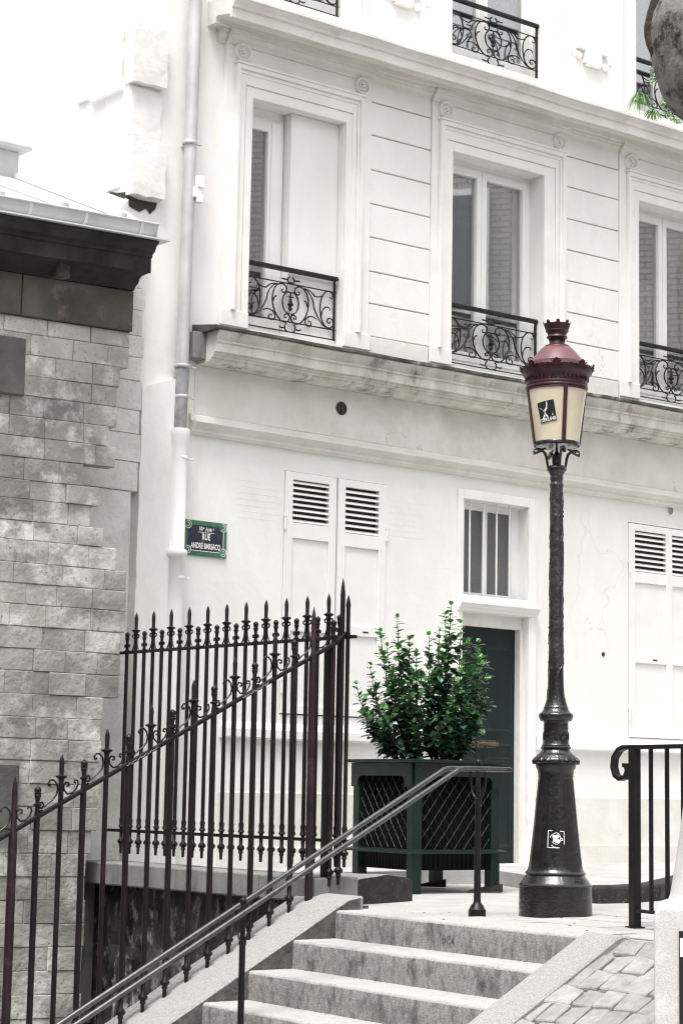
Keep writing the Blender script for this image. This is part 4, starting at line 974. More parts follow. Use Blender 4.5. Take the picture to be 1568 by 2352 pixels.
# balcony ledge
led = [(0, 4.265), (.08, 4.262), (.17, 4.272), (.20, 4.284), (.205, 4.302), (.235, 4.306), (.235, 4.322), (.252, 4.326), (.252, 4.344), (.275, 4.347), (.275, 4.425), (.290, 4.43), (.290, 4.446), (.272, 4.45), (.280, 4.475), (.30, 4.505), (.325, 4.522), (.325, 4.528), (0, 4.528)]
m = MB(fw); m.sweep(led, .03, 9.4, .2, .014); build('ledge', m, M['ledge'], house)
m = MB(fw); m.sweep([(0, 4.529), (.34, 4.529), (.352, 4.534), (.352, 4.556), (.34, 4.562), (0, 4.62)], -.02, 9.4, .2, .014); build('ledge_lip', m, M['ledge_top'], house)
m = MB(fw); m.box(-.10, .029, 4.29, 4.528, .0, .14); build('ledge_end', m, M['coping'], house, bevel=.006)
m = MB(fw); m.box(.031, .036, 4.12, 4.50, .0, .28)
# string course
stc = [(0, 3.655), (.028, 3.657), (.036, 3.67), (.050, 3.675), (.054, 3.69), (.046, 3.698), (.052, 3.71), (.085, 3.738), (.102, 3.750), (.102, 3.762), (.034, 3.766), (.030, 3.812), (.022, 3.822), (0, 3.83)]
m = MB(fw); m.sweep(stc, -.03, 9.4, .2, .006); build('string_course', m, M['cornice'], house)
# low ledge and base courses
for (a, b_) in ((.36, 2.985), (4.03, 9.4)):
    m = MB(fw); m.sweep([(0, 1.175), (.05, 1.178), (.058, 1.19), (.058, 1.255), (.05, 1.262), (0, 1.315)], a, b_, .2, .014); build('low_ledge', m, M['trim'], house)
    m = MB(fw); m.box(a, b_, -.1, .735, .001, .018); m.box(a, b_, -.1, .285, .019, .042); build('base_course', m, M['cornice'], house, bevel=.004)
# fake louvre ghosts painted over on either side of the shutters
for (a, b_) in ((.50, .93), (2.18, 2.62)):
    m = MB(fw)
    for k in range(7): m.box(a, b_, 3.02 + k * .052, 3.028 + k * .052, .0, .0012)
    build('louvre_relief', m, M['plaster'], house)

# --- windows
def window(s0, s1, z0, z1, n, mull, name='window', sw=.10, hd=.13):
    m = MB(fw); fz = z1 - .045
    m.box(s0, s0 + .045, z0, z1, n - .06, n); m.box(s1 - .045, s1, z0, z1, n - .06, n); m.box(s0 + .045, s1 - .045, fz, z1, n - .06, n); m.box(s0 + .045, s1 - .045, z0, z0 + .05, n - .06, n)
    w = build(name, m, M['paint'], house, bevel=.004)
    edges = [s0 + .046] + mull + [s1 - .046]
    for a, b_ in zip(edges[:-1], edges[1:]):
        l = MB(fw); st_ = sw * .55
        l.box(a + .002, a + st_, z0 + .052, fz - .003, n - .05, n + .012); l.box(b_ - st_, b_ - .002, z0 + .052, fz - .003, n - .05, n + .012)
        l.box(a + st_, b_ - st_, fz - hd * .62, fz - .003, n - .05, n + .012); l.box(a + st_, b_ - st_, z0 + .052, z0 + .14, n - .05, n + .012)
        build('sash', l, M['paint'], w, bevel=.003)
        g = MB(fw); g.box(a + st_ - .005, b_ - st_ + .005, z0 + .13, fz - hd * .6, n - .030, n - .024); build('glass', g, M['glass'], w)
    return w
def curtain(par, s0, s1, z0, z1, n, amp=.03, per=.09, gather=0):
    c = MB(fw); k = int((s1 - s0) / .012); vs = []; fs = []; rows = 8
    for j in range(rows + 1):
        z = z0 + (z1 - z0) * j / rows
        for i in range(k + 1):
            u = i / k; s = s0 + (s1 - s0) * u * (1 - gather * sin(pi * min(1, (rows - j) / rows * 1.2)) * .5); vs.append((s, z, n + amp * sin(s * 2 * pi / per + .8 * sin(j))))
    for j in range(rows):
        for i in range(k): a = j * (k + 1) + i; fs.append((a, a + 1, a + k + 2, a + k + 1))
    c.add(vs, fs); return build('curtain', c, M['curtain'], par, smooth=True)
w1m = MB(fw); w1m.box(.519, .56, 4.70, 6.70, -.21, -.15); w1m.box(.985, 1.01, 4.70, 6.70, -.21, -.15); w1m.box(.56, .985, 6.62, 6.70, -.21, -.15); w1m.box(.56, .985, 4.70, 4.75, -.21, -.15)
w1 = build('window', w1m, M['paint'], house, bevel=.004)
l = MB(fw); l.box(.561, .60, 4.752, 6.618, -.20, -.138); l.box(.835, .984, 4.752, 6.618, -.20, -.138); l.box(.60, .835, 6.51, 6.618, -.20, -.138); l.box(.60, .835, 4.752, 4.83, -.20, -.138); l.box(.865, .95, 4.76, 6.60, -.137, -.128); build('sash', l, M['paint'], w1, bevel=.003)
l = MB(fw); l.box(.595, .84, 4.82, 6.52, -.178, -.172); build('glass', l, M['glass'], w1)
m = MB(fw); m.box(1.02, 1.558, 4.64, 6.698, -.34, -.052); build('infill_panel', m, M['plaster'], house, bevel=.006)
m = MB(fw); m.box(.58, .72, 4.72, 5.3, -.5, -.45); curtain(w1, .60, .95, 4.75, 5.35, -.30, .02, .07, .6)
w2 = window(2.863, 4.07, 4.72, 6.70, -.15, [3.412], sw=.115)
curtain(w2, 2.93, 3.06, 4.8, 6.58, -.235, .012, .06, .4); curtain(w2, 3.13, 3.40, 4.8, 6.58, -.25, .018, .05); curtain(w2, 3.48, 3.98, 4.8, 6.56, -.25, .008, .12)
w3 = window(5.432, 6.62, 4.72, 6.70, -.15, [6.0], sw=.115)
curtain(w3, 5.56, 5.96, 4.8, 5.95, -.24, .012, .10); curtain(w3, 6.05, 6.5, 4.8, 6.6, -.26, .02, .10, .7); 
for q in bays:
    w = window(q['ol'], q['o'], 7.70, 9.88, -.15, [(q['ol'] + q['o']) / 2 - .06], sw=.115)
    curtain(w, q['ol'] + .1, q['ol'] + .45, 7.75, 9.8, -.35, .03, .08, .6)
# upper storey flat mouldings and panels with bracket motifs
for (a, b_) in ((1.86, 2.60), (4.45, 5.10)):
    m = MB(fw)
    for (x0, x1) in ((a - .12, a - .06), (b_ + .06, b_ + .12)): m.box(x0, x1, 7.45, 13.4, .001, .03)
    m.box(a + .04, a + .06, 8.05, 13.4, .001, .014); m.box(b_ - .06, b_ - .04, 8.05, 13.4, .001, .014)
    build('pilaster_moulding', m, M['trim'], house, bevel=.004)
    m = MB(fw); c = (a + b_) / 2; zc = 7.97
    m.box(c - .10, c + .10, zc, zc + .045, .001, .05); m.box(c - .12, c - .101, zc + .02, zc + .15, .001, .045); m.box(c + .101, c + .12, zc + .02, zc + .15, .001, .045)
    m.box(c - .22, c - .121, zc + .15, zc + .19, .001, .045); m.box(c + .121, c + .22, zc + .15, zc + .19, .001, .045); m.box(c - .085, c + .085, zc + .046, zc + .075, .001, .028)
    m.disc((c - .19, zc + .085), [(.042, .001), (.042, .022), (.034, .028), (.001, .030)], 16); m.disc((c + .19, zc + .035), [(.042, .001), (.042, .022), (.034, .028), (.001, .030)], 16)
    build('wall_motif', m, M['trim'], house, bevel=.003, smooth=False)
for q in bays:
    m = MB(fw)
    for (x0, x1, n1) in ((q['ol'] - .10, q['ol'] - .002, .02), (q['ol'] - .17, q['ol'] - .101, .034), (q['o'] + .002, q['o'] + .10, .02), (q['o'] + .101, q['o'] + .17, .034)): m.box(x0, x1, 7.46, 13.0, .001, n1)
    build('window_jamb', m, M['trim'], house, bevel=.004)

# --- wrought iron window guards (traced from the left one, mirrored about its middle)
gs0 = .522
def G(cx, cy): return onwall(551.9 + cx * .15199, 589.6 + cy * .152, -.02)
curves = [
 [(155, 385), (125, 400), (102, 360), (118, 310), (165, 292), (215, 315), (255, 375), (285, 450), (300, 540), (298, 640), (280, 735), (255, 800), (220, 845), (170, 865), (120, 850), (88, 808), (80, 755), (100, 715), (142, 705), (175, 730), (180, 770), (155, 790), (130, 775), (135, 750)],
 [(150, 588), (140, 565), (170, 545), (215, 560), (250, 605), (268, 660), (275, 730)],
 [(262, 390), (300, 430), (345, 450), (385, 462), (410, 440), (450, 412), (505, 400), (560, 402)],
 [(560, 402), (500, 425), (445, 480), (412, 550), (395, 640), (350, 730), (300, 800), (245, 848), (200, 868)],
 [(650, 492), (630, 490), (624, 510), (640, 535), (672, 540), (700, 508), (695, 455), (660, 415), (610, 400), (558, 418), (515, 470), (488, 560), (482, 650), (495, 740), (520, 820), (560, 900), (610, 962), (670, 988), (718, 975), (745, 930), (737, 882), (700, 860), (666, 878), (662, 912), (690, 922), (702, 900)],
 [(548, 588), (520, 600), (505, 628), (495, 668)],
 [(345, 795), (390, 780), (440, 785), (490, 815), (525, 870), (522, 920), (482, 948), (442, 938), (426, 898), (445, 864), (476, 868), (472, 888)],
 [(722, 592), (722, 608), (745, 610), (764, 585), (755, 545), (725, 530), (688, 540), (652, 590), (634, 660), (640, 740), (665, 805), (700, 842), (738, 860)],
 [(632, 325), (668, 335), (712, 345)], [(742, 308), (718, 330), (714, 368), (735, 395), (765, 392)],
 [(585, 1050), (620, 1068), (668, 1070)], [(695, 1005), (670, 1035), (672, 1085), (690, 1120), (715, 1125)]]
sL, sR = G(78, 500)[0], G(1445, 700)[0]; sC = G(757, 700)[0]; sR = 2 * sC - sL
zt_ = G(300, 165)[1] ; zb_ = (G(78, 1015)[1])
def guard_mesh():
    m = MB(fw); n = -.02
    for c in curves:
        P = [G(*p) for p in c]
        for sg in (1, -1):
            pts = [((s if sg == 1 else 2 * sC - s), z, n) for s, z in P]
            k = len(pts); m.tube(pts, [.0072 if 2 < i < k - 3 or k < 6 else .0055 for i in range(k)], 6)
    for z, rr4 in ((G(80, 280)[1], .006), (G(80, 865)[1], .006), (G(80, 1017)[1], .006)): m.tube([(sL, z, n), (sR + .02, z, n)], rr4, 6)
    z1 = G(80, 1030)[1]; z2 = G(85, 100)[1]
    for s in (sL, sR): m.box(s - .008, s + .008, z1, z2, n - .008, n + .008)
    C = fw(sC, 0, n); zf0, zf1 = G(757, 880)[1], G(757, 600)[1]; H_ = zf1 - zf0
    m.lathe(C, [(.004, zf0), (.012, zf0 + H_ * .05), (.020, zf0 + H_ * .12), (.012, zf0 + H_ * .18), (.010, zf0 + H_ * .22), (.024, zf0 + H_ * .30), (.026, zf0 + H_ * .38), (.014, zf0 + H_ * .46), (.018, zf0 + H_ * .50), (.012, zf0 + H_ * .56), (.014, zf0 + H_ * .62), (.007, zf0 + H_ * .66), (.010, zf0 + H_ * .74), (.005, zf0 + H_ * .8), (.004, zf1)], 12)
    return m
def hand_mesh():
    m = MB(fw); z2 = G(85, 100)[1]; m.box(sL - .012, sR + .03, z2, z2 + .022, -.042, .002); m.tube([(sL - .012, z2 + .024, -.02), (sR + .03, z2 + .024, -.02)], .017, 8); return m
org = fw(sL, WH, -.02)
guard = build('window_guard', guard_mesh(), M['iron'], house, origin=org, smooth=True, sharp=40)
hr_ = build('hand_rail', hand_mesh(), M['iron'], guard, origin=org, smooth=True, sharp=40)
hr_.location = (0, 0, 0)
wid = sR - sL
hb = BASE[house.name]
rz = math.atan2(FD.y, FD.x)
# re-express guard in its own frame so that copies may be stretched slightly along the facade
for ob in (guard, hr_):
    ob.data.transform(Matrix.Rotation(-rz, 4, 'Z'))
guard.rotation_euler = (0, 0, rz)
for (q, zz, off, lab) in ((bays[1], 0, -.05, None), (bays[2], 0, -.05, None), (bays[0], 3.0, -.05, None), (bays[1], 2.985, -.05, None), (bays[2], 2.985, -.05, None)):
    sx = (q['o'] - q['ol'] - .03) / wid if q is not bays[0] else 1
    P = fw(q['ol'] + .012, WH + zz, off)
    c = dup(guard, P - hb, parent=house, scale=(sx, 1, 1))
# --- shutters
def shutter(s0, s1, z0, z1, zl0, zl1, cols, rails, n=.012, hinge=0):
    m = MB(fw); W_ = .082
    xs = [s0] + cols + [s1]; segs = []
    ex = []
    for i, x in enumerate(xs):
        a, b_ = (x, x + W_) if i == 0 else ((x - W_, x) if i == len(xs) - 1 else (x - .045, x + .045)); ex.append((a, b_)); m.box(a, b_, z0, z1, -.03, n)
    zz = [z0 + .0] + rails + [z1]
    for i in range(len(ex) - 1):
        a, b_ = ex[i][1], ex[i + 1][0]
        m.box(a, b_, z0, z0 + .07, -.03, n - .001); m.box(a, b_, z1 - .065, z1, -.03, n - .001)
        for r in rails: m.box(a, b_, r, (r + .085) if r != rails[-1] else zl0 + .008, -.03, n - .001)
        m.box(a, b_, z0 + .07, rails[-1], -.028, -.006)
    sh = build('shutter', m, M['shutter'], house, bevel=.002)
    for i in range(len(ex) - 1):
        a, b_ = ex[i][1], ex[i + 1][0]; nl = 8; h = (zl1 - zl0) / nl
        l = MB(fw)
        for k in range(nl):
            z = zl0 + k * h + .012
            l.add([(a, z, .006), (b_, z, .006), (b_, z + .006, .009), (a, z + .006, .009), (a, z + h * .52, -.022), (b_, z + h * .52, -.022), (b_, z + h * .62, -.020), (a, z + h * .62, -.020), ], [(0, 1, 2, 3), (0, 4, 5, 1), (3, 2, 6, 7), (4, 7, 6, 5), (0, 3, 7, 4), (1, 5, 6, 2)])
        build('slats', l, M['shutter'], sh)
        l = MB(fw); l.box(a, b_, zl0 - .02, zl1 + .02, -.06, -.045); build('backing', l, M['gap'], sh)
        l = MB(fw); mid = (a + b_) / 2 + .06; zz_ = rails[0] + .03; l.box(mid - .035, mid + .03, zz_, zz_ + .014, n - .0008, n + .0012); build('finger_slot', l, M['gap'], sh)
    l = MB(fw); hx = s0 - .004 if hinge == 0 else s1 + .004
    for z in (z0 + .22, z1 - .45): l.tube([(hx, z - .05, .02), (hx, z + .05, .02)], .011, 8); l.box(hx - .012, hx + .012, z + .052, z + .07, .005, .03)
    build('hinge', l, M['shutter'], sh)
    return sh
shutter(.991, 1.556, 1.40, 3.465, 3.02, 3.40, [], [2.10, 2.895])
shutter(1.578, 2.130, 1.40, 3.465, 2.985, 3.385, [], [2.10, 2.875], hinge=1)
shutter(5.318, 6.49, 1.325, 3.44, 2.955, 3.375, [5.91], [2.06, 2.855])
# --- door with transom window
m = MB(fw)
for (a, b_, c, d, n1) in ((2.995, 3.055, .1, 3.53, .03), (3.905, 4.005, .1, 3.53, .03), (3.056, 3.904, 3.445, 3.53, .03)): m.box(a, b_, c, d, .001, n1)
m.box(3.056, 3.904, 2.405, 2.56, -.10, .02); build('door_surround', m, M['trim'], house, bevel=.005)
m = MB(fw); m.sweep([(.02, 2.405), (.04, 2.41), (.045, 2.43), (.065, 2.445), (.075, 2.47), (.09, 2.478), (.09, 2.50), (.02, 2.512)], 2.99, 4.01, .3, 0); build('transom_ledge', m, M['trim'], house)
m = MB(fw); m.box(3.06, 3.90, 2.285, 2.40, -.30, -.055); m.box(3.86, 3.90, .1, 2.284, -.30, -.04); build('door_frame', m, M['cornice'], house, bevel=.004)
door = None
m = MB(fw); m.box(3.062, 3.858, .12, 2.282, -.15, -.11)
DNf = -.109
xs_ = [(3.10, 3.38), (3.46, 3.82)]
def raised(mb, a, b_, c, d):
    mb.add([(a, c, DNf), (b_, c, DNf), (b_, d, DNf), (a, d, DNf), (a + .02, c + .02, DNf - .012 + .024), (b_ - .02, c + .02, DNf - .012 + .024), (b_ - .02, d - .02, DNf - .012 + .024), (a + .02, d - .02, DNf - .012 + .024), (a + .035, c + .035, DNf + .002), (b_ - .035, c + .035, DNf + .002), (b_ - .035, d - .035, DNf + .002), (a + .035, d - .035, DNf + .002)],
            [(k + i, k + (i + 1) % 4, k + 4 + (i + 1) % 4, k + 4 + i) for k in (0, 4) for i in range(4)] + [(8, 9, 10, 11)])
door = build('door', m, M['door'], house, bevel=.003)
for a, b_ in xs_:
    for (c, d) in ((1.32, 2.12), (1.06, 1.22), (.26, .98)):
        p = MB(fw); raised(p, a, b_, c, d); build('panel', p, M['door'], door)
h1 = onwall(1092, 1707, -.06); h2 = onwall(1137, 1710, -.06)
m = MB(fw); m.disc((h1[0], h1[1]), [(.045, -.11), (.045, -.098), (.03, -.092), (.02, -.06), (.026, -.05), (.02, -.035), (.001, -.03)], 16)
m.tube([(h1[0], h1[1], -.05), (h1[0] + .06, h1[1], -.05), (h1[0] + .08, h1[1], -.05), (h1[0] + .15, h1[1] - .004, -.05), (h2[0] + .02, h1[1] - .004, -.052)], [.012, .012, .020, .016, .020], 10)
m.box(h1[0] - .05, h2[0] + .05, h1[1] - .04, h1[1] + .035, -.112, -.106)
build('handle', m, M['brass'], door, smooth=True, sharp=40)
m = MB(fw); m.box(3.02, 4.2, -.1, .125, .0, .20); build('threshold', m, M['cornice'], house, bevel=.01)
m = MB(fw); fr_ = (3.09, 3.90, 2.562, 3.44)
m.box(3.09, 3.13, 2.562, 3.44, -.17, -.11); m.box(3.80, 3.90, 2.562, 3.44, -.17, -.11); m.box(3.13, 3.80, 3.375, 3.44, -.17, -.11); m.box(3.13, 3.80, 2.562, 2.60, -.17, -.11); m.box(3.455, 3.49, 2.60, 3.375, -.165, -.112)
tw = build('transom_window', m, M['paint'], house, bevel=.003)
m = MB(fw); m.box(3.13, 3.80, 2.60, 3.375, -.155, -.148); build('glass', m, M['frost'], tw)
for s in (3.178, 3.352, 3.522, 3.692):
    m = MB(fw); m.tube([(s + .02, 2.555, -.04), (s + .02, 3.445, -.04)], .009, 8); build('bar', m, M['paint'], tw, smooth=True)
# --- small things on the wall
m = MB(fw); c = onwall(1538, 1172, .01); m.disc(c, [(.058, .001), (.058, .010), (.052, .013), (.046, .013), (.046, .006), (.001, .006)], 28); vt = build('air_vent', m, M['paint'], house, smooth=True, sharp=40)
m = MB(fw)
for k in range(9):
    z = c[1] - .040 + k * .010; hw = math.sqrt(max(0, .044 ** 2 - (z - c[1]) ** 2)); m.box(c[0] - hw, c[0] + hw, z - .0022, z + .0022, .0062, .0085)
build('grille_slots', m, M['gap'], vt)
c = onwall(784, 938, .01); m = MB(fw); m.disc(c, [(.060, .0065), (.062, .012), (.055, .0135), (.048, .009), (.030, .0085), (.001, .0085)], 24); build('pipe_stub', m, M['gap'], house, smooth=True)
m = MB(fw); m.tube([(c[0] + .002, c[1] - .018, .009), (c[0] + .004, c[1] - .022, .022)], .020, 12); build('stub_end', m, M['rust'], house, smooth=True)
for (px, py, r) in ((344, 1213, .022), (1384, 1503, .016)):
    c = onwall(px, py, .0); m = MB(fw); m.disc(c, [(r * 1.4, .001), (r * 1.3, .006), (r, .003), (.001, .002)], 16); build('wall_hole', m, M['gap'], house, smooth=True)
# --- drainpipe
def pipe_pts(): return [(-.165, 13.2), (-.172, 6.1), (-.185, 4.17), (-.198, 3.70)]
m = MB(fw); m.tube([(-.150, 13.2, .10), (-.150, 7.4, .10), (-.160, 6.14, .10)], .054, 16); dp = build('drainpipe', m, M['zinc'], house, smooth=True)
m = MB(fw); m.tube([(-.161, 6.139, .10), (-.172, 5.2, .10), (-.180, 4.20, .10)], .053, 16); build('middle_section', m, M['zinc'], dp, smooth=True)
m = MB(fw); m.tube([(-.180, 4.199, .10), (-.186, 3.93, .10)], .060, 16); m.tube([(-.186, 3.93, .10), (-.190, 3.66, .10)], .058, 16); build('old_section', m, M['pipe_dark'], dp, smooth=True)
m = MB(fw); m.tube([(-.190, 3.66, .105), (-.190, 3.64, .105), (-.19, 3.60, .105), (-.19, 3.52, .105), (-.19, 3.48, .105), (-.19, 2.68, .105), (-.19, 2.665, .105), (-.19, 2.62, .105), (-.19, 2.60, .105), (-.19, 2.2, .105), (-.185, .10, .105)], [.086, .088, .084, .070, .066, .066, .090, .090, .068, .066, .066], 18); build('iron_section', m, M['paint'], dp, smooth=True, sharp=60)
for z, r in ((6.14, .064), (4.20, .068), (3.93, .064), (3.42, .074), (2.44, .074)):
    m = MB(fw); m.tube([(-.17 - (.012 if z < 5 else 0), z - .012, .10), (-.17 - (.012 if z < 5 else 0), z - .008, .10), (-.17 - (.012 if z < 5 else 0), z + .014, .10), (-.17 - (.012 if z < 5 else 0), z + .018, .10)], [r * .95, r, r, r * .95], 16); m.box(-.17 - .015, -.17 + .010, z - .01, z + .01, .0, .06); m.tube([(-.10, z, .12), (-.07, z, .13)], .010, 6); build('pipe_clamp', m, M['zinc'] if z > 3.5 else M['paint'], dp, smooth=True, sharp=50)
m = MB(fw); m.box(-.13, -.06, 5.76, 5.86, .13, .18); m.box(-.16, -.09, 5.67, 5.76, .14, .17); m.box(-.13, -.07, 5.63, 5.70, .13, .18); build('pipe_box', m, M['paint'], dp, bevel=.005)
# --- projecting toothing stones on the corner
tooth = [(-.735, -.40, 6.57, 7.08, .085, 0), (-.53, -.07, 6.53, 7.02, .05, 1), (-.715, -.385, 5.62, 6.12, .08, 0), (-.71, -.41, 6.14, 6.55, .025, 0), (-.76, -.55, 6.58, 7.18, .03, 1), (-.42, -.07, 5.70, 6.20, .02, 1)]
sidef = lambda n, z, h: fw(-.72 - h, z, n)
for (a, b_, c, d, n1, sd_) in tooth:
    m = MB(sidef if sd_ else fw); n0 = 0
    nx, nz_ = 5, 6
    for side in (0,):
        vs = []; fs = []
        jj = lambda i, j, s_: .012 * noise.noise(Vector((a * 5 + i, j * 1.1, s_)))
        for j in range(nz_ + 1):
            for i in range(nx + 1):
                e = 1 if 0 < i < nx and 0 < j < nz_ else 0
                vs.append((a + (b_ - a) * i / nx + jj(i, j, 1) * (1 if e else 1.2), c + (d - c) * j / nz_ + jj(i, j, 5) * 1.3, n1 - (0 if e else .005) + jj(i, j, 9) * .5))
        k = len(vs); edge = [i for i in range(nx + 1)] + [j * (nx + 1) + nx for j in range(1, nz_ + 1)] + [nz_ * (nx + 1) + i for i in range(nx - 1, -1, -1)] + [j * (nx + 1) for j in range(nz_ - 1, 0, -1)]
        for e in edge: v = vs[e]; vs.append((v[0], v[1], n0 - .05))
        for j in range(nz_):
            for i in range(nx): q = j * (nx + 1) + i; fs.append((q, q + 1, q + nx + 2, q + nx + 1))
        E2 = len(edge)
        for i in range(E2): fs.append((edge[i], edge[(i + 1) % E2], k + (i + 1) % E2, k + i))
        fs.append(tuple(range(k, k + E2)))
        m.add(vs, fs)
    build('toothing_stone', m, M['quoin'], house, smooth=True, sharp=50)
# dark broken cavity under the lowest toothing stone
top = [(-1.0, 5.64), (-.96, 5.67), (-.90, 5.655), (-.86, 5.67), (-.80, 5.64), (-.72, 5.62), (-.60, 5.60), (-.48, 5.60), (-.415, 5.605), (-.43, 5.55), (-.48, 5.50), (-.52, 5.54), (-.58, 5.50), (-.66, 5.52), (-.70, 5.56), (-.78, 5.545), (-.84, 5.59), (-.92, 5.61)]
right = [(-.72, 5.62)] + top[6:14] + [(-.72, 5.555)]; left = [((p[0] + .72) / .655, p[1] + .02) for p in top[:6]] + [(.0, 5.555 + .02), (-.09, 5.565), (-.18, 5.61), (-.30, 5.63)]
m = MB(fw); m.prism([(p[0], p[1]) for p in right], .001, .010, 'z'); build('wall_cavity', m, M['gap'], house)
m = MB(sidef); m.prism([(p[0], p[1]) for p in left], .001, .010, 'z'); build('wall_cavity', m, M['gap'], house)

# ================================================================== STREET NAME PLATE
sgn = empty('street_sign', fw(.165, 2.80, .02), 'green and navy enamel street name plate on the white wall beside the drainpipe', 'street sign')
m = MB(fw); m.box(-.052, .377, 2.655, 2.945, .001, .018); build('plate', m, M['sign_green'], sgn, bevel=.004)
m = MB(fw); m.box(-.018, .338, 2.697, 2.908, .0181, .0195); build('panel', m, M['sign_blue'], sgn)
m = MB(fw)
m.box(-.018, .338, 2.692, 2.697, .0181, .021); m.box(.338, .343, 2.692, 2.908, .0181, .021)
for (s, z) in ((-.02, 2.905), (-.02, 2.698), (.338, 2.903), (.338, 2.698)):
    for r1, r2 in ((.029, .034), (.013, .017)):
        vs = []; fs = []; k = 18
        for i in range(k + 1): a = -2.6 + 4.6 * i / k; vs += [(s + r1 * cos(a), z + r1 * sin(a), .0225), (s + r2 * cos(a), z + r2 * sin(a), .0225)]
        for i in range(k): fs.append((2 * i, 2 * i + 1, 2 * i + 3, 2 * i + 2))
        m.add(vs, fs)
build('border_line', m, M['enamel_white'], sgn)
for (s, z) in ((-.02, 2.905), (-.02, 2.698), (.338, 2.903), (.338, 2.698)):
    m = MB(fw); m.disc((s, z), [(.035, .0181), (.035, .0205), (.03, .022), (.001, .022)], 20); build('corner_boss', m, M['sign_green'], sgn, smooth=True, sharp=40)
m = MB(fw)
def put(txt, size, s, z, xs, bold=.001):
    vs, fs = text_mesh(txt, size, xs, .0005, bold=bold); m.add([(s + v[0], z + v[1], .0205 + v[2]) for v in vs], fs)
put('18', .046, .108, 2.878, .80); put('e', .030, .139, 2.887, .85, .0008); put('A', .046, .170, 2.876, .72); put('RR', .036, .205, 2.873, .72); put('t', .026, .236, 2.884, .9, .0008)
m.box(.085, .245, 2.848, 2.852, .0197, .021)
put('RUE', .074, .165, 2.812, .62, .0016); put('ANDRÉ BARSACQ', .066, .162, 2.735, .565, .0013)
build('lettering', m, M['enamel_white'], sgn)

# ================================================================== OLD STONE BUILDING at left
old = empty('stone_building', lw(-1.8, -.5, .5), 'old grey ashlar building with sooty cornice, zinc gutter and zinc roof at the left', 'building')
NF = .50
m = MB(lw); m.box(-7.5, -1.36, -2.6, 4.95, -5.5, NF - .03); build('core_wall', m, M['mortar'], old)
ends = [(4.15, 3.99, -.955), (3.99, 3.83, -1.05), (3.83, 3.675, -1.05), (3.675, 3.515, -1.055), (3.515, 3.36, -1.12), (3.36, 3.20, -1.06), (3.20, 3.03, -1.335), (3.03, 2.885, -1.19), (2.885, 2.72, -1.27), (2.72, 2.575, -1.14), (2.575, 2.405, -1.03), (2.405, 2.25, -.91), (2.25, 2.095, -.91), (2.095, 1.93, -.93), (1.93, 1.765, -.945), (1.765, 1.60, -.95), (1.60, 1.43, -.95), (1.43, 1.26, -1.10), (1.26, 1.10, -1.12), (1.10, .94, -1.11), (.94, .77, -1.10), (.77, .60, -1.10), (.60, .43, -1.12), (.43, .26, -1.15)]
z = .26
while z > -2.5: ends.append((z, z - .17, -1.20)); z -= .17
m = MB(lw)
for ri, (zt, zb, se) in enumerate(ends):
    s = se; first = True
    while s > -5:
        L_ = U(.26, .46) if not first else U(.18, .34); first = False
        if 3.66 < zt < 4.2 and s - L_ < -1.95 < s: pass
        j1 = U(-.006, .006); m.stone(s - L_ + .0012, s - .0012 + (U(-.014, .010) if s == se else 0), zb + .0012, zt - .0012, NF - .12, NF + U(-.004, .008), .0045, .0035); s -= L_
build('ashlar_wall', m, M['ashlar'], old)
m = MB(lw); m.stone(-3.2, -1.91, 3.66, 4.10, NF - .02, NF + .05, .01, 0); build('projecting_block', m, M['ashlar_dark'], old); m = MB(lw); m.stone(-3.2, -1.83, .43, .915, NF - .02, NF + .06, .015, 0); build('projecting_block', m, M['ashlar_dark'], old)
m = MB(lw)
for (a, b_) in ((-5, -1.955), (-1.95, -.955)): m.stone(a, b_ - .003, 4.28, 4.60, NF - .1, NF + .03, .006, 0)
build('architrave', m, M['archi'], old)
m = MB(lw)
for (zt, zb) in ((4.28, 4.15),):
    s = -.96
    while s > -5: L_ = U(.3, .42); m.stone(s - L_ + .003, s - .003, zb + .003, zt - .003, NF - .1, NF, .006, .002); s -= L_
build('frieze_course', m, M['ashlar'], old)
cz = 4.60
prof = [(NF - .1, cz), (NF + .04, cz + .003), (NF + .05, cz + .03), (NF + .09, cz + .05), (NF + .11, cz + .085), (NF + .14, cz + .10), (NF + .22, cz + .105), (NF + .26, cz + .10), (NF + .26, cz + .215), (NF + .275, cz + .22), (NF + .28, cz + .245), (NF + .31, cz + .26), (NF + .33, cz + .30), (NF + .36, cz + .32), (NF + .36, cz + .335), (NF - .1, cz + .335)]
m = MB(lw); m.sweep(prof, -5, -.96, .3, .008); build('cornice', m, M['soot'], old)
m = MB(lw); m.stone(-1.72, -1.60, 4.60, 4.73, NF + .03, NF + .14, .02, .01); build('mortar_patch', m, M['archi'], old)
# gutter, drip edge and sloping zinc roof
g0 = cz + .340
m = MB(lw); m.box(-5, -.88, g0, g0 + .012, NF + .02, NF + .40); build('drip_edge', m, M['zinc_roof'], old)
gut = []
for k in range(9): a = pi * k / 8; gut.append((NF + .27 - .09 * cos(a), g0 + .125 - .105 * sin(a)))
gin = [(n_ * 1 + (.008 if n_ < NF + .27 else -.008), z_ + .008) for n_, z_ in gut]
m = MB(lw); m.sweep(gut + list(reversed(gin)), -5, -.97, .5, 0); m.tube([(-5, g0 + .128, NF + .362), (-.97, g0 + .128, NF + .362)], .009, 8)
m.box(-.978, -.970, g0 + .02, g0 + .12, NF + .19, NF + .35)
gt_ = build('gutter', m, M['zinc'], old, smooth=True, sharp=50)
for s in (-1.12, -1.62, -2.1, -2.6):
    m = MB(lw); m.sweep([(n_ + (0 if i in (0, 8) else 0) + .006 * (1 if n_ > NF + .27 else -1), z_ - .005) for i, (n_, z_) in enumerate(gut)] + list(reversed(gut)), s - .012, s + .012, .1, 0); build('gutter_strap', m, M['zinc_roof'], gt_)
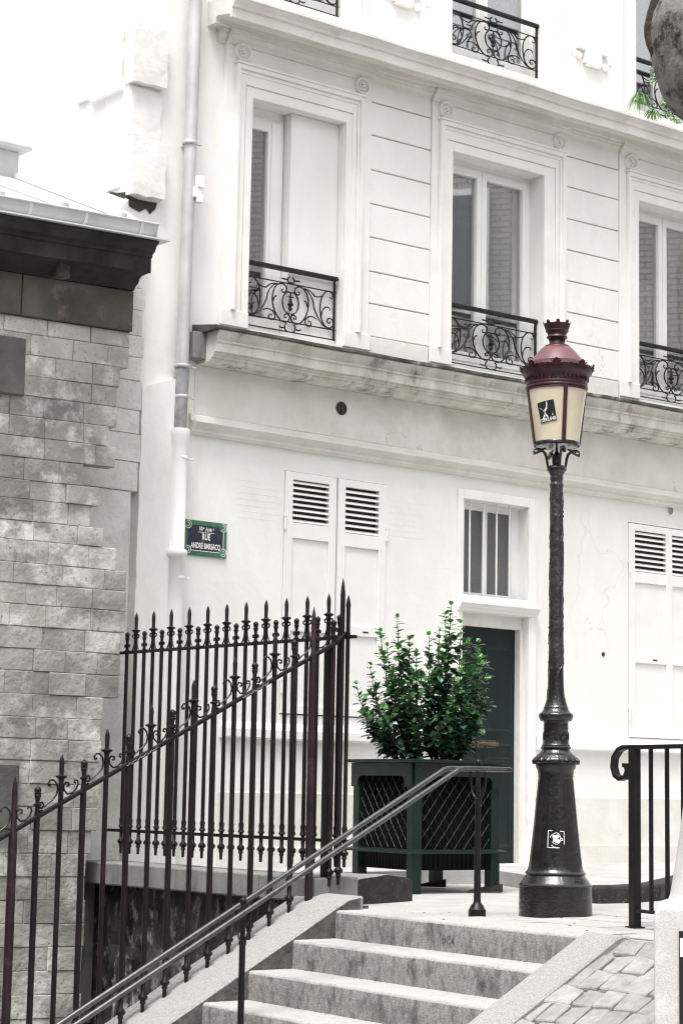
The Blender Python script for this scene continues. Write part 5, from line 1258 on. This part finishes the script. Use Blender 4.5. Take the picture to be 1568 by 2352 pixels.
rs = (6.05 - (g0 + .16)) / (1.6 + NF + .2)
def roofp(s, n): return g0 + .165 + (NF + .20 - n) * .43
m = MB(lw); m.box(-5, -.99, g0 + .012, g0 + .155, NF + .05, NF + .17); build('roof_apron', m, M['zinc'], old)
m = MB(lw)
a0, a1 = -5, -.99
def rp(s, n, h=0): return (s, roofp(s, n) + h - 0, n)
nb = -5.0
m.add([rp(a0, NF + .2), rp(a1, NF + .2), rp(-.725 + -.0, .0), rp(-.725, nb), rp(a0, nb), rp(a0, NF + .2, -.03), rp(a1, NF + .2, -.03), rp(-.725, 0, -.03), rp(-.725, nb, -.03), rp(a0, nb, -.03)], [(0, 1, 2, 3, 4), (9, 8, 7, 6, 5), (0, 5, 6, 1), (1, 6, 7, 2), (2, 7, 8, 3), (3, 8, 9, 4), (4, 9, 5, 0)])
rf = build('roof', m, M['zinc_roof'], old)
for s in (-1.18, -1.70, -2.25, -2.8, -3.4):
    m = MB(lw); m.add([rp(s - .02, NF + .19, .001), rp(s + .02, NF + .19, .001), rp(s + .02, nb, .001), rp(s - .02, nb, .001), rp(s - .013, NF + .19, .045), rp(s + .013, NF + .19, .045), rp(s + .013, nb, .045), rp(s - .013, nb, .045)], [(0, 1, 5, 4), (1, 2, 6, 5), (2, 3, 7, 6), (3, 0, 4, 7), (4, 5, 6, 7), (3, 2, 1, 0)])
    build('roof_batten', m, M['zinc_roof'], rf)
    m = MB(lw); m.stone(s - .03, s + .03, g0 + .10, g0 + .23, NF + .15, NF + .20, .012, 0); build('batten_cap', m, M['zinc'], rf)
m = MB(lw); nn0, nn1 = .05, nb
m.add([(-.80, roofp(0, nn0) + .01, nn0), (-.722, roofp(0, nn0) + .10, nn0), (-.722, roofp(0, nn1) + .10, nn1), (-.80, roofp(0, nn1) + .01, nn1), (-.80, roofp(0, nn0) - .02, nn0), (-.722, roofp(0, nn0) - .02, nn0), (-.722, roofp(0, nn1) - .02, nn1), (-.80, roofp(0, nn1) - .02, nn1)], [(0, 1, 2, 3), (4, 7, 6, 5), (0, 4, 5, 1), (1, 5, 6, 2), (2, 6, 7, 3), (3, 7, 4, 0)])
build('flashing', m, M['zinc_roof'], rf)
# roof dormer stub at far left
C = Vector(onwall(22, 372, -1.0) + (0,)); s_, z_ = onwall(20, 390, -1.0)
m = MB(fw); m.box(s_ - .6, s_ + .10, z_ - .12, z_ + .17, -1.3, -1.0); m.box(s_ - .65, s_ + .16, z_ + .17, z_ + .21, -1.4, -.94); m.tube([(s_ - .65, z_ + .20, -.93), (s_ + .17, z_ + .20, -.93)], .03, 10); build('skylight', m, M['zinc'], rf, bevel=.01)
# pale rough masonry strip between the two buildings
ps_ = empty('masonry_strip', fw(-.75, 0, .1), 'rough pale strip of masonry between the grey building and the white drainpipe', 'wall')
m = MB(fw); m.box(-1.5, -.63, -2.6, 3.10, -.3, .08); build('rough_wall', m, M['stripstone'], ps_)
m = MB(fw)
z = 3.105; k = 0
while z < 5.1:
    h = U(.19, .26); m.stone(-1.45, -.575 + (.02 if k % 2 else 0), z, z + h - .004, -.2, .095, .006, .004); z += h; k += 1
build('ashlar_strip', m, M['stripstone'], ps_)
m = MB(fw); z = -.1
pts = []
while z < 4.1: pts.append((-.565 + U(-.007, .007), z)); z += .14
m.prism([(-.20, -.1)] + [(-.20, 4.1)] + list(reversed(pts)), .001, .102, 'z'); build('white_render', m, M['plaster'], ps_)

# ================================================================== PEDESTAL and URN at the right edge
pd = empty('stone_pedestal', Vector((1.94, 9.9, -.4)), 'pale granite pedestal at the right edge with a small black plate', 'pedestal')
PA = radians(-11); PX = Vector((cos(PA), sin(PA), 0)); PYv = Vector((-sin(PA), cos(PA), 0)); PO = Vector((1.486, 9.5, 0))
def pdw(x, y, z): return PO + PX * x + PYv * y + Vector((0, 0, z))
m = MB(pdw)
pr = [(0, -.75), (0, .225), (.012, .245), (.04, .256), (.42, .268), (.80, .256), (.828, .245), (.84, .225), (.84, -.75)]
m.prism(pr, 0, .84, 'y'); build('block', m, M['pedestal'], pd, bevel=.012)
m = MB(); m.lathe((1.94, 9.93), [(.335, .24), (.315, .262), (.302, .30), (.275, .46), (.246, .66), (.21, .95), (.18, 1.3), (.155, 1.9), (.14, 2.8), (.135, 3.95), (.135, 4.02)], 48)
build('shaft', m, M['pedestal'], pd, smooth=True, sharp=60)
m = MB(pdw); m.box(.115, .36, -.012, -.0015, -.6, .152); pla = build('plate', m, M['sticker_black'], pd)
m = MB(pdw); m.box(.120, .35, -.0135, -.0122, .035, .120); build('label_strip', m, M['sticker_white'], pla)
m = MB(pdw)
for q in ((.146, .172, .052, .057), (.146, .172, .100, .105), (.146, .151, .0571, .0999), (.158, .172, .064, .093)): m.box(q[0], q[1], -.0150, -.0137, q[2], q[3])
build('pictogram', m, M['sticker_black'], pla)
ur = empty('stone_urn', Vector((1.94, 9.93, 4.0)), 'weathered mottled stone urn with a thick curved handle at the top right corner', 'urn')
m = MB(); UY = 9.93; ux = 1.94
def uz(y): P = atY(1600, y, UY); return P.z, mpp(P)
up_ = []
for (y, r) in ((430, 50), (400, 62), (370, 60), (340, 46), (315, 40), (300, 44), (285, 70), (270, 92), (254, 112), (236, 131), (201, 149), (166, 160), (111, 172), (69, 174), (35, 168), (0, 150), (-40, 118), (-70, 96), (-100, 120), (-110, 130), (-115, 100)):
    z, mm = uz(y); up_.append((r * mm, z))
up_[0] = (up_[0][0], 3.98)
up3 = []
for a, b_ in zip(up_[:-1], up_[1:]):
    for k in range(4): up3.append((a[0] + (b_[0] - a[0]) * k / 4, a[1] + (b_[1] - a[1]) * k / 4))
m.lathe((ux, UY), up3, 48, lambda r, z, a: r * (1 + .012 * noise.noise(Vector((cos(a) * 3, sin(a) * 3, z * 8)))))
build('bowl', m, M['urn'], ur, smooth=True, sharp=60)
m = MB(); outer = [(1515, -60), (1500, -20), (1494, 0), (1486, 25), (1479, 58), (1480, 80), (1484.5, 100), (1495, 124), (1507, 143), (1520, 165)]
inner = [(1540, 150), (1530, 110), (1525, 70), (1530, 30), (1545, 0), (1550, -60)]
o2 = [atY(x, y, UY) for x, y in outer + inner]; k = len(o2)
for ring_, y in ((0, -.03), (1, .03)): m.v += [Vector((p.x, UY + y, p.z)) for p in o2]
m.f = [tuple(range(k)), tuple(range(k, 2 * k))[::-1]] + [(i, (i + 1) % k, k + (i + 1) % k, k + i) for i in range(k)]
build('handle', m, M['urn_dark'], ur, bevel=.006)

# ================================================================== BALCONY PLANTS
def blades(name, C, n, Lr, spread, label, cat, matn, droop=.6):
    m = MB()
    for k in range(n):
        a = U(0, 2 * pi); d = Vector((cos(a), sin(a), 0)); L_ = U(*Lr); w = U(.006, .010); up = U(.3, 1.1); pts = []
        for i in range(9):
            t = i / 8; pts.append(C + d * (L_ * spread * t) + Vector((0, 0, L_ * (up * t - droop * (1 + up) * t * t * 1.1))))
        s = d.cross(Vector((0, 0, 1))); o = len(m.v)
        for i, p in enumerate(pts): ww_ = w * (1 - (i / 8) ** 2) + .0006; m.v += [p + s * ww_ + Vector((0, 0, .002)), p, p - s * ww_ + Vector((0, 0, .002))]
        for i in range(8):
            q = o + i * 3; m.f += [(q, q + 1, q + 4, q + 3), (q + 1, q + 2, q + 5, q + 4)]
    return build(name, m, M[matn], origin=C, label=label, cat=cat)
s1_, z1_ = onwall(1470, 226, .22); C1 = fw(s1_, z1_, .22)
blades('spider_plant', C1, 80, (.12, .30), .55, 'variegated spider plant spilling over the upper ledge beside the window edge', 'plant', 'spider')
s2_, z2_ = onwall(1498, 262, .30); C2 = fw(s2_, z2_, .30)
blades('spider_plant', C2, 52, (.10, .24), .6, 'smaller spider plant hanging over the front of the cornice near the urn', 'plant', 'spider')
m = MB()
for (pl_) in ([(1512, 170), (1524, 205), (1520, 235), (1528, 262)], [(1496, 150), (1500, 175), (1492, 192)], [(1530, 255), (1545, 270), (1562, 282)]):
    P = [fw(*onwall(x, y, .12), .12) for x, y in pl_]
    for a, b_ in zip(P[:-1], P[1:]):
        m.tube([a, b_], .003, 5)
        for k in range(26):
            c = a.lerp(b_, R()) + Vector((U(-.02, .02), U(-.02, .02), U(-.02, .02))); leaf(m, [], c, Vector((U(-1, 1), U(-1, 1), U(-1, .3))), Vector((0, -1, .3)), U(.02, .036), 0)
build('trailing_ivy', m, M['ivy'], origin=fw(s2_, z2_, .1), label='pale trailing ivy hanging on the upper right balcony railing behind the urn', cat='plant')

# ================================================================== BRICK HOUSE across the street (seen only as window reflections)
bh = empty('brick_house', Vector((11, 10, 0)), 'brick apartment house across the street, mirrored in the window panes', 'house')
m = MB(); m.box(11, 19, -6, 21, 0, 11); build('wall', m, M['brick'], bh)
for y in (-3, 1, 5, 9, 13, 17):
    for z in (1.2, 4.4, 7.6):
        m = MB(); m.box(10.94, 10.995, y - .6, y + .6, z, z + 1.9); w = build('window', m, M['paint'], bh); m = MB(); m.box(10.93, 10.939, y - .5, y + .5, z + .1, z + 1.8); build('pane', m, M['frost'], w)

# unseen houses added behind and left of the viewer to hold back daylight
M['ochre'] = mat('grey limestone render', (.36, .35, .33), (.28, .27, .255), 1.2, .9, bump=.3, bsc=12)
for (x0, x1, y0, y1, h, lab, wx) in ((-30, 8, -22, -13, 12.5, 'long grey unseen house added behind the viewer to hold back skylight', 0), (-21, -10.5, -9, 10.5, 14.5, 'grey unseen house added at the left to shade the risers', 1)):
    hh = empty('blocker_house', Vector(((x0 + x1) / 2, (y0 + y1) / 2, -2.6)), lab, 'house')
    m = MB(); m.box(x0, x1, y0, y1, -2.6, h); m.box(x0 - .3, x1 + .3, y0 - .3, y1 + .3, h + .001, h + .35); build('wall', m, M['ochre'], hh)
    L0, L1 = (x0, x1) if wx == 0 else (y0, y1); u = L0 + 1.6
    while u < L1 - 1.5:
        for z in (-.8, 2.4, 5.6, 8.6):
            if z + 1.9 > h: continue
            m = MB()
            if wx == 0: m.box(u, u + 1.1, y1 + .005, y1 + .06, z, z + 1.9)
            else: m.box(x1 + .005, x1 + .06, u, u + 1.1, z, z + 1.9)
            w = build('window', m, M['paint'], hh); m = MB()
            if wx == 0: m.box(u + .1, u + 1.0, y1 + .061, y1 + .07, z + .1, z + 1.8)
            else: m.box(x1 + .061, x1 + .07, u + .1, u + 1.0, z + .1, z + 1.8)
            build('pane', m, M['frost'], w)
        u += 2.6
# ------------------------------------------------------------------ little litter and leaves on the landing
random.seed(21)
m = MB()
for k in range(26):
    w_, t_ = U(.5, 2.6), U(-1.6, .05); P = st(t_, w_, .013); a = U(0, 6.28); L_ = U(.006, .016)
    d = Vector((cos(a), sin(a), 0)); s = Vector((-sin(a), cos(a), 0)) * L_ * .5
    m.add([P, P + d * L_ + s + Vector((0, 0, .004)), P + d * L_ * 2, P + d * L_ - s + Vector((0, 0, .004))], [(0, 1, 2, 3)], raw=True)
for i in range(3):
    for k in range(14):
        w_ = U(.42, 2.6); tt = .10 + .33 * (i + 0) + .03 * (w_ - .385) + U(.008, .03); P = st(tt, w_, .0135 - .175 * (i + 1)); a = U(0, 6.28); L_ = U(.004, .011); d = Vector((cos(a), sin(a), 0)); s = Vector((-sin(a), cos(a), 0)) * L_ * .5
        m.add([P, P + d * L_ + s + Vector((0, 0, .003)), P + d * L_ * 2, P + d * L_ - s + Vector((0, 0, .003))], [(0, 1, 2, 3)], raw=True)
build('leaf_litter', m, M['wood'], kind='stuff', label='scattered dry leaf scraps on the landing and treads', cat='litter')

# ================================================================== LIGHT
wd = bpy.data.worlds.new('World'); scene.world = wd; wd.use_nodes = True; nt = wd.node_tree
bg = nt.nodes['Background']; sky = nt.nodes.new('ShaderNodeTexSky'); sky.sky_type = 'NISHITA'; sky.sun_disc = False
SEL, SUNV = radians(66), Vector((-.30, -.95, 0)).normalized()
sky.sun_elevation = SEL; sky.sun_rotation = math.atan2(SUNV.x, SUNV.y); sky.dust_density = 4; sky.air_density = 1.2; sky.altitude = 50
hs = nt.nodes.new('ShaderNodeHueSaturation'); hs.inputs['Saturation'].default_value = .12
nt.links.new(sky.outputs[0], hs.inputs['Color']); nt.links.new(hs.outputs[0], bg.inputs[0]); bg.inputs[1].default_value = .15
sl = bpy.data.lights.new('sun', 'SUN'); sl.energy = 1.5; sl.angle = radians(16); sl.color = (1, .975, .94)
so = bpy.data.objects.new('sun', sl); col.objects.link(so)
sv = Vector((SUNV.x * cos(SEL), SUNV.y * cos(SEL), sin(SEL))); so.rotation_euler = sv.to_track_quat('Z', 'Y').to_euler(); so.location = (0, 0, 20)
scene.view_settings.view_transform = 'Standard'; scene.view_settings.look = 'None'; scene.view_settings.exposure = 1.12; scene.view_settings.gamma = 1
try:
    scene.cycles.use_denoising = True; scene.cycles.filter_width = 1.15; scene.cycles.max_bounces = 8; scene.cycles.transparent_max_bounces = 12
except Exception: pass
